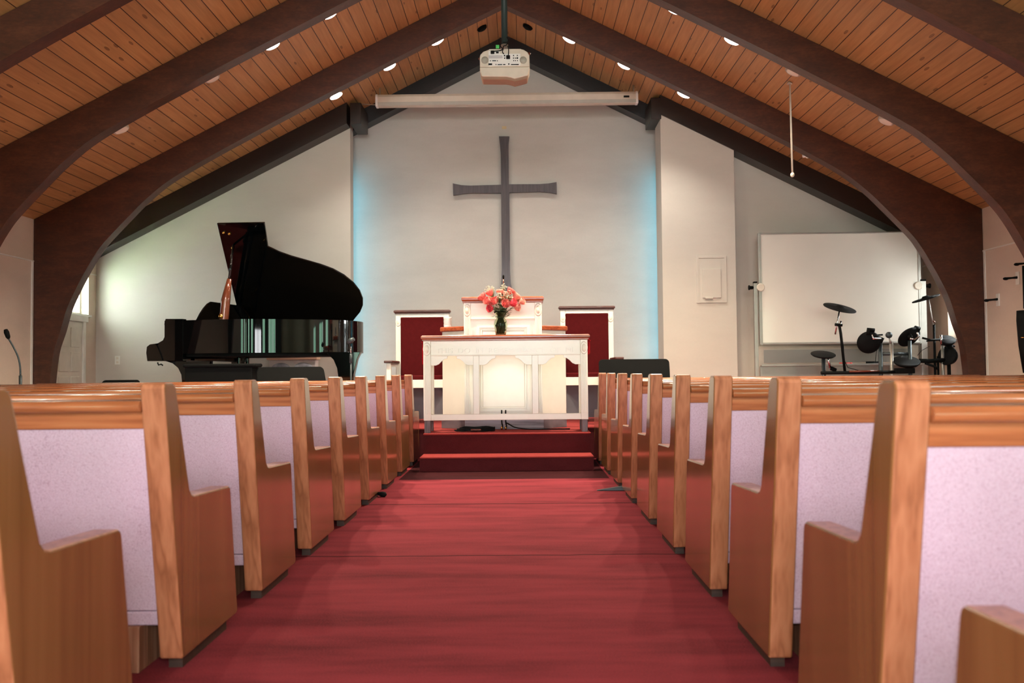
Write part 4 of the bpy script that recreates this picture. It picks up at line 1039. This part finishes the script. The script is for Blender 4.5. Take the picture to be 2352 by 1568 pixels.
# small things on the carpet beside the pews
a, b = at(867, 1140, 6.75), at(888, 1138, 6.75)
t = thing('rubber_foot', 'small black rubber foot on the carpet beside the left pews', 'foot', ((a.x+b.x)/2, 6.75, 0))
MB().tube([(a.x-.10, 6.79, .022), (a.x, 6.77, .022), ((a.x+b.x)/2, 6.75, .020), (b.x-.01, 6.74, .018), (b.x, 6.74, .014)], [.006, .012, .020, .018, .008], 10).build('rubber_tip', M['rubber'], t)
Yw = 6.98; a, b = at(1371, 1129, Yw), at(1428, 1126, Yw)
t = thing('stand_foot', 'flat grey tapered foot sticking out from under the right pews', 'foot', ((a.x+b.x)/2, Yw, 0))
MB().hexa([(a.x, Yw, .002), (b.x+.12, Yw-.02, .002), (b.x+.12, Yw+.06, .002), (a.x, Yw+.02, .002), (a.x, Yw, .006), (b.x+.12, Yw-.02, .05), (b.x+.12, Yw+.06, .05), (a.x, Yw+.02, .006)]).build('blade', M['greymetal'], t, .002)

# ------------------------------------------------------------------ projector
JY = 8.3
def J(u, v, Y=JY): return at(1080+u/13.07, 80+v/13.07, Y)
pj = thing('ceiling_projector', 'white projector hung on a dark pole from the roof ridge', 'projector', J(1040, 900))
x0, x1 = J(290, 900).x, J(1785, 900).x; zt, zbm = J(1000, 420).z, J(1000, 955).z; zu = J(1000, 1250).z; cx_ = (x0+x1)/2
back = JY+.34
# rounded body: outline extruded away from the viewer
w = x1-x0; h = zt-zbm
outl = [(x0, zbm), (x0+.0, zbm+h*.55), (x0+.012*w, zbm+h*.70), (x0+.07*w, zbm+h*.86), (x0+.18*w, zbm+h*.97), (x0+.3*w, zt), (x1-.2*w, zt), (x1-.12*w, zbm+h*.95), (x1-.04*w, zbm+h*.80), (x1-.005*w, zbm+h*.62), (x1, zbm)]
bd = MB().prism([(x, JY, z) for x, z in outl], (0, .22, 0)).build('upper_shell', M['offwhite'], pj, .006)
low = [(x0, zbm), (x1, zbm), (x1, zbm-.02), (x1-.02, J(1700, 1210).z), (J(1500, 1270).x, J(1500, 1270).z), (J(1340, 1310).x, J(1340, 1310).z), (J(1220, 1270).x, J(1220, 1270).z), (J(1080, 1245).x, J(1080, 1245).z), (J(360, 1240).x, J(360, 1240).z), (x0+.012, J(300, 1190).z), (x0, zbm-.03)]
MB().prism([(x, JY+.004, z) for x, z in low], (0, .21, 0)).build('lower_shell', M['offwhite'], pj, .008)
MB().prism([(cx_+(x-cx_)*.985, JY+.02, z-.024*(1 if z < zbm-.022 else 0)) for x, z in low], (0, .16, 0)).build('underside_cover', plain('brown_underside', (150, 116, 92), .6), pj, .008)
P2 = lambda u0, v0, u1, v1, d0, d1: (J(u0, 0).x, J(u1, 0).x, JY-d1, JY+d0, J(0+u0, v1).z, J(0+u0, v0).z)
io = MB().box(*P2(550, 580, 1500, 935, .002, .004)).box(*P2(545, 490, 880, 600, .002, .0035)).build('connector_panel', M['white'], pj, .001)
MB().box(*P2(550, 620, 965, 715, .0, .0055)).build('rating_plate', plain('plate_grey', (196, 190, 190), .5), io)
blk = MB()
for q in ((770, 515, 850, 560), (540, 865, 650, 915), (1215, 885, 1450, 910), (1130, 865, 1170, 900), (1005, 610, 1040, 650), (1010, 690, 1040, 725), (590, 770, 612, 800), (800, 770, 822, 800), (755, 880, 780, 910), (1280, 610, 1308, 645), (1280, 690, 1308, 720), (1285, 765, 1310, 795), (1340, 765, 1364, 795), (1340, 690, 1364, 720), (1398, 765, 1422, 795), (1395, 610, 1420, 645), (1385, 680, 1430, 725), (980, 885, 1050, 908)): blk.box(*P2(*q, .001, .0075))
blk.build('sockets', M['rubber'], io)
MB().box(*P2(655, 770, 770, 798, .001, .0078)).box(*P2(815, 885, 950, 912, .001, .0078)).build('serial_port', M['greymetal'], io)
for u in (440, 1590):
    MB().lathe([(.034, 0), (.034, .004), (.002, .006)], J(u, 760, JY-.0), (0, -1, 0), 24).build('speaker_grille', plain('grille_grey', (170, 164, 150), .6), pj)
MB().box(*P2(1190, 420, 1520, 480, .05, -.002)).box(*P2(560, 425, 1130, 480, .05, -.002)).build('ceiling_bracket', M['white'], pj, .003)
zr = RIDGE-.01; px_ = J(1030, 100, JY+.13).x
MB().tube([(px_, JY+.13, zt+.02), (px_, JY+.13, zr)], .030, 14).build('mount_pole', plain('dark_green_pole', (24, 44, 42), .5), pj)
MB().lathe([(.06, -.0), (.045, .04), (.034, .09)], (px_, JY+.13, zt-.005), (0, 0, 1), 16).build('mount_collar', M['alu'], pj)
MB().lathe([(.09, 0), (.09, -.015), (.04, -.03)], (px_, JY+.13, RIDGE-.04), (0, 0, 1), 18).build('ridge_plate', M['black'], pj)
for pts in ([(820, 480), (700, 500), (670, 540)], [(1000, 420), (900, 470), (720, 490)], [(1130, 330), (1150, 430), (1150, 560), (1130, 660)], [(900, 80), (870, 200), (900, 330), (980, 420)], [(1100, 60), (1140, 160), (1090, 300), (1000, 340), (985, 440), (970, 520), (1010, 570)], [(980, 230), (1120, 215)]):
    MB().tube(smooth_path([J(u, v, JY-.015) for u, v in pts]), .0045, 6).build('cable', M['rubber'], pj)
MB().box(*P2(610, 500, 720, 580, .0, .03)).build('power_plug', M['rubber'], pj, .004); MB().box(*P2(1075, 640, 1190, 735, .0, .03)).build('video_plug', M['rubber'], pj, .004)
g = J(820, 360, JY-.01); MB().box(g.x-.016, g.x+.016, JY-.016, JY-.008, g.z-.017, g.z+.017).build('green_tag', M['green'], pj, .002)
for u, v in ((285, 720), (1770, 570)): MB().ball(J(u, v, JY+.05), .014).build('side_screw', M['copper'], pj)

# ------------------------------------------------------------------ projection screen
SY = 11.3
sl_, sr_ = at(862, 228, SY), at(1466, 222, SY)
zt = at(1164, 211.5, SY).z; zb_ = at(1164, 239.5, SY).z
sc_ = thing('projection_screen', 'long white rolled projection screen case hung across the altar gable', 'screen', ((sl_.x+sr_.x)/2, SY+.06, zb_))
h = zt-zb_; prof = [(0, .05), (0, .75), (.015, .95), (.04, 1), (.11, 1), (.12, .9), (.12, .05), (.1, 0), (.02, 0)]
MB().prism([(sl_.x+.012, SY+y, zb_+q*h) for y, q in prof], (sr_.x-sl_.x-.024, 0, 0)).build('case', M['screen'], sc_, .004)
MB().box(sl_.x+.02, sr_.x-.02, SY-.003, SY+.01, zb_+.02*h, zb_+.30*h).build('bottom_slat', plain('slat_grey', (176, 170, 158), .5), sc_, .003)
for x in (sl_.x, sr_.x-.03):
    MB().prism([(x, SY-.006+y*1.06, zb_-.004+q*h*1.05) for y, q in prof], (.03, 0, 0)).build('end_cap', M['white'], sc_, .004)
for x in (sl_.x+.05, sr_.x-.05):
    zc = RIDGE-abs(x)*SL; MB().tube([(x, SY+.06, zb_+h*.98), (x, SY+.06, zc)], .006, 6).build('hanger', M['alu'], sc_)
p = at(1439, 221.5, SY); MB().box(p.x-.036, p.x+.036, SY-.004, SY+.002, p.z-.012, p.z+.012).build('badge', M['black'], sc_, .002)
q0 = at(830, 239, SY+.3); MB().tube(smooth_path([(sl_.x+.01, SY+.06, zb_+h*.2), at(848, 240, SY+.2), q0]), .006, 6).build('power_lead', M['offwhite'], sc_)

# ------------------------------------------------------------------ recessed ceiling lights
def roof_hit(px, py):
    d = ray(px, py); sg = -1 if px < 1160 else 1
    # plane z = RIDGE - sg*x*SL
    k = (RIDGE-CAM.z-SL*sg*CAM.x)/(d.z+SL*sg*d.x); return CAM+d*k, sg
def downlight(p, sg, label, lit=True, dark=False, r=.078):
    up = Vector((sg*SL, 0, 1)).normalized(); gap = (RIDGE-abs(p.x)*SL-p.z)*up.z
    t = thing('ceiling_downlight', label, 'ceiling light', p, 'round lights on the plank ceiling')
    hs = M['black'] if dark else M['offwhite']
    MB().lathe([(r*1.02, -.004), (r*1.06, .012), (r*1.04, max(gap, .02)-.012), (r*1.12, max(gap, .02)-.010), (r*1.12, max(gap, .02))], p, up, 28).build('housing', hs, t)
    MB().lathe([(r, -.004), (r*.7, -.014), (.001, -.020)], p, up, 28).build('lens', M['lamp'] if lit else (M['black'] if dark else M['lampoff']), t)
    return t
LIT = []
side_n = {-1: 'left', 1: 'right'}
for (a, b, rk) in (((1005, 95), (1307, 91), 'highest, nearest the roof ridge'), ((895, 153), (1433, 151), 'middle of the three'), ((772, 220), (1570, 217), 'lowest of the three')):
    for q in (a, b):
        p = at(*q, 10.42); sg = -1 if q[0] < 1160 else 1; LIT.append((p, sg))
        downlight(p, sg, f'lit ceiling light over the altar, {side_n[sg]} slope, {rk}')
for q, lit, rk in (((757, 33), True, 'highest'), ((625, 104), True, 'second from the top'), ((487, 180), False, 'third from the top, unlit'), ((278, 298), False, 'lowest, unlit')):
    p = at(*q, 8.68)
    for sg in (-1, 1):
        pp = Vector((-p.x if sg > 0 else p.x, p.y, p.z))
        if sg > 0 and not (rk == 'highest'): pp.y += .03
        downlight(pp, sg, f'ceiling light between the two arches, {side_n[sg]} slope, {rk}', lit)
        if lit: LIT.append((pp, sg))
for q in ((1108, 63), (1211, 60)):
    p, sg = roof_hit(*q); p = p-Vector((0, 0, .02)); downlight(p, sg, f'dark unlit ceiling fitting just {side_n[sg]} of the roof ridge behind the projector', False, True, .06)

# ------------------------------------------------------------------ lights
def area(name, loc, target, sx, sy, power, col=(1, 1, 1), spread=PI):
    l = bpy.data.lights.new(name, 'AREA'); l.shape = 'RECTANGLE'; l.size = sx; l.size_y = sy; l.energy = power; l.color = col; l.spread = spread
    o = bpy.data.objects.new(name, l); C.objects.link(o); o.location = loc
    d = Vector(target)-Vector(loc); o.rotation_euler = d.to_track_quat('-Z', 'Y').to_euler(); return o
def spot(name, loc, target, power, ang, col, blend=.6, r=.06):
    l = bpy.data.lights.new(name, 'SPOT'); l.energy = power; l.spot_size = ang; l.spot_blend = blend; l.color = col; l.shadow_soft_size = r
    o = bpy.data.objects.new(name, l); C.objects.link(o); o.location = loc
    d = Vector(target)-Vector(loc); o.rotation_euler = d.to_track_quat('-Z', 'Y').to_euler(); return o
for p, sg in LIT:
    q = p+Vector((-sg*SL, 0, -1)).normalized()*.06
    spot('downlight_beam', q, q+Vector((-sg*.12, -.10, -1)), 60 if p.y > 9.5 else 330, math.radians(130), (1, .94, .85) if p.y > 9.5 else (1, .84, .62), .8)
area('rear_ceiling_fill', (0, REAR+.3, 3.8), (0, 5, 4.1), 5.5, 1.2, 270, (1, .95, .97))  # added fill lamp high at the rear to brighten the ceiling, no real window there
area('left_window_sky', (-HW-1.15, 9.75, 2.42), (-HW+.85, 11.5, 1.45), .30, .22, 1500, (.80, .94, 1))
area('left_window_haze', (-HW-1.15, 9.75, 1.95), (-HW+.85, 11.5, 1.85), .7, .5, 1300, (.80, .93, 1))
area('left_window_lawn', (-HW-1.1, 9.85, 1.15), (-HW+.8, 11.5, 2.5), .8, .4, 700, (.42, 1, .25))
area('right_window_sky', (HW+.8, 10.5, 2.4), (HW-1.5, 10.6, 1.3), 1.0, 1.0, 70, (.95, 1, 1))
for sg in (-1, 1):                      # blue wash tubes hidden behind the recess jambs
    xj = xL if sg < 0 else xR
    area('blue_wash_tube', (xj+sg*.16, 11.76, 1.9), (xj-sg*.5, RECESS, 1.9),   .05, 3.4, 5.5, (.10, .68, 1))
fl = bpy.data.lights.new('camera_flash', 'AREA'); fl.shape = 'RECTANGLE'; fl.size = .07; fl.size_y = .04; fl.energy = 24; fl.color = (.97, 1, .97)
fo = bpy.data.objects.new('camera_flash', fl); C.objects.link(fo); fo.matrix_world = co.matrix_world.copy(); fo.location = CAM+UP*.11-FW*.02

w = bpy.data.worlds.new('daylight'); bpy.context.scene.world = w; w.use_nodes = True
w.node_tree.nodes['Background'].inputs[0].default_value = (.92, 1, .98, 1); w.node_tree.nodes['Background'].inputs[1].default_value = 3.0
sc = bpy.context.scene
sc.view_settings.view_transform = 'Standard'; sc.view_settings.look = 'None'; sc.view_settings.gamma = 1; sc.view_settings.use_curve_mapping = False
sc.view_settings.exposure = 0.56
sc.cycles.use_denoising = True; sc.cycles.max_bounces = 7; sc.cycles.diffuse_bounces = 3; sc.cycles.glossy_bounces = 3; sc.cycles.use_adaptive_sampling = True; sc.cycles.adaptive_threshold = .08; sc.cycles.adaptive_min_samples = 20; sc.cycles.sample_clamp_indirect = 6
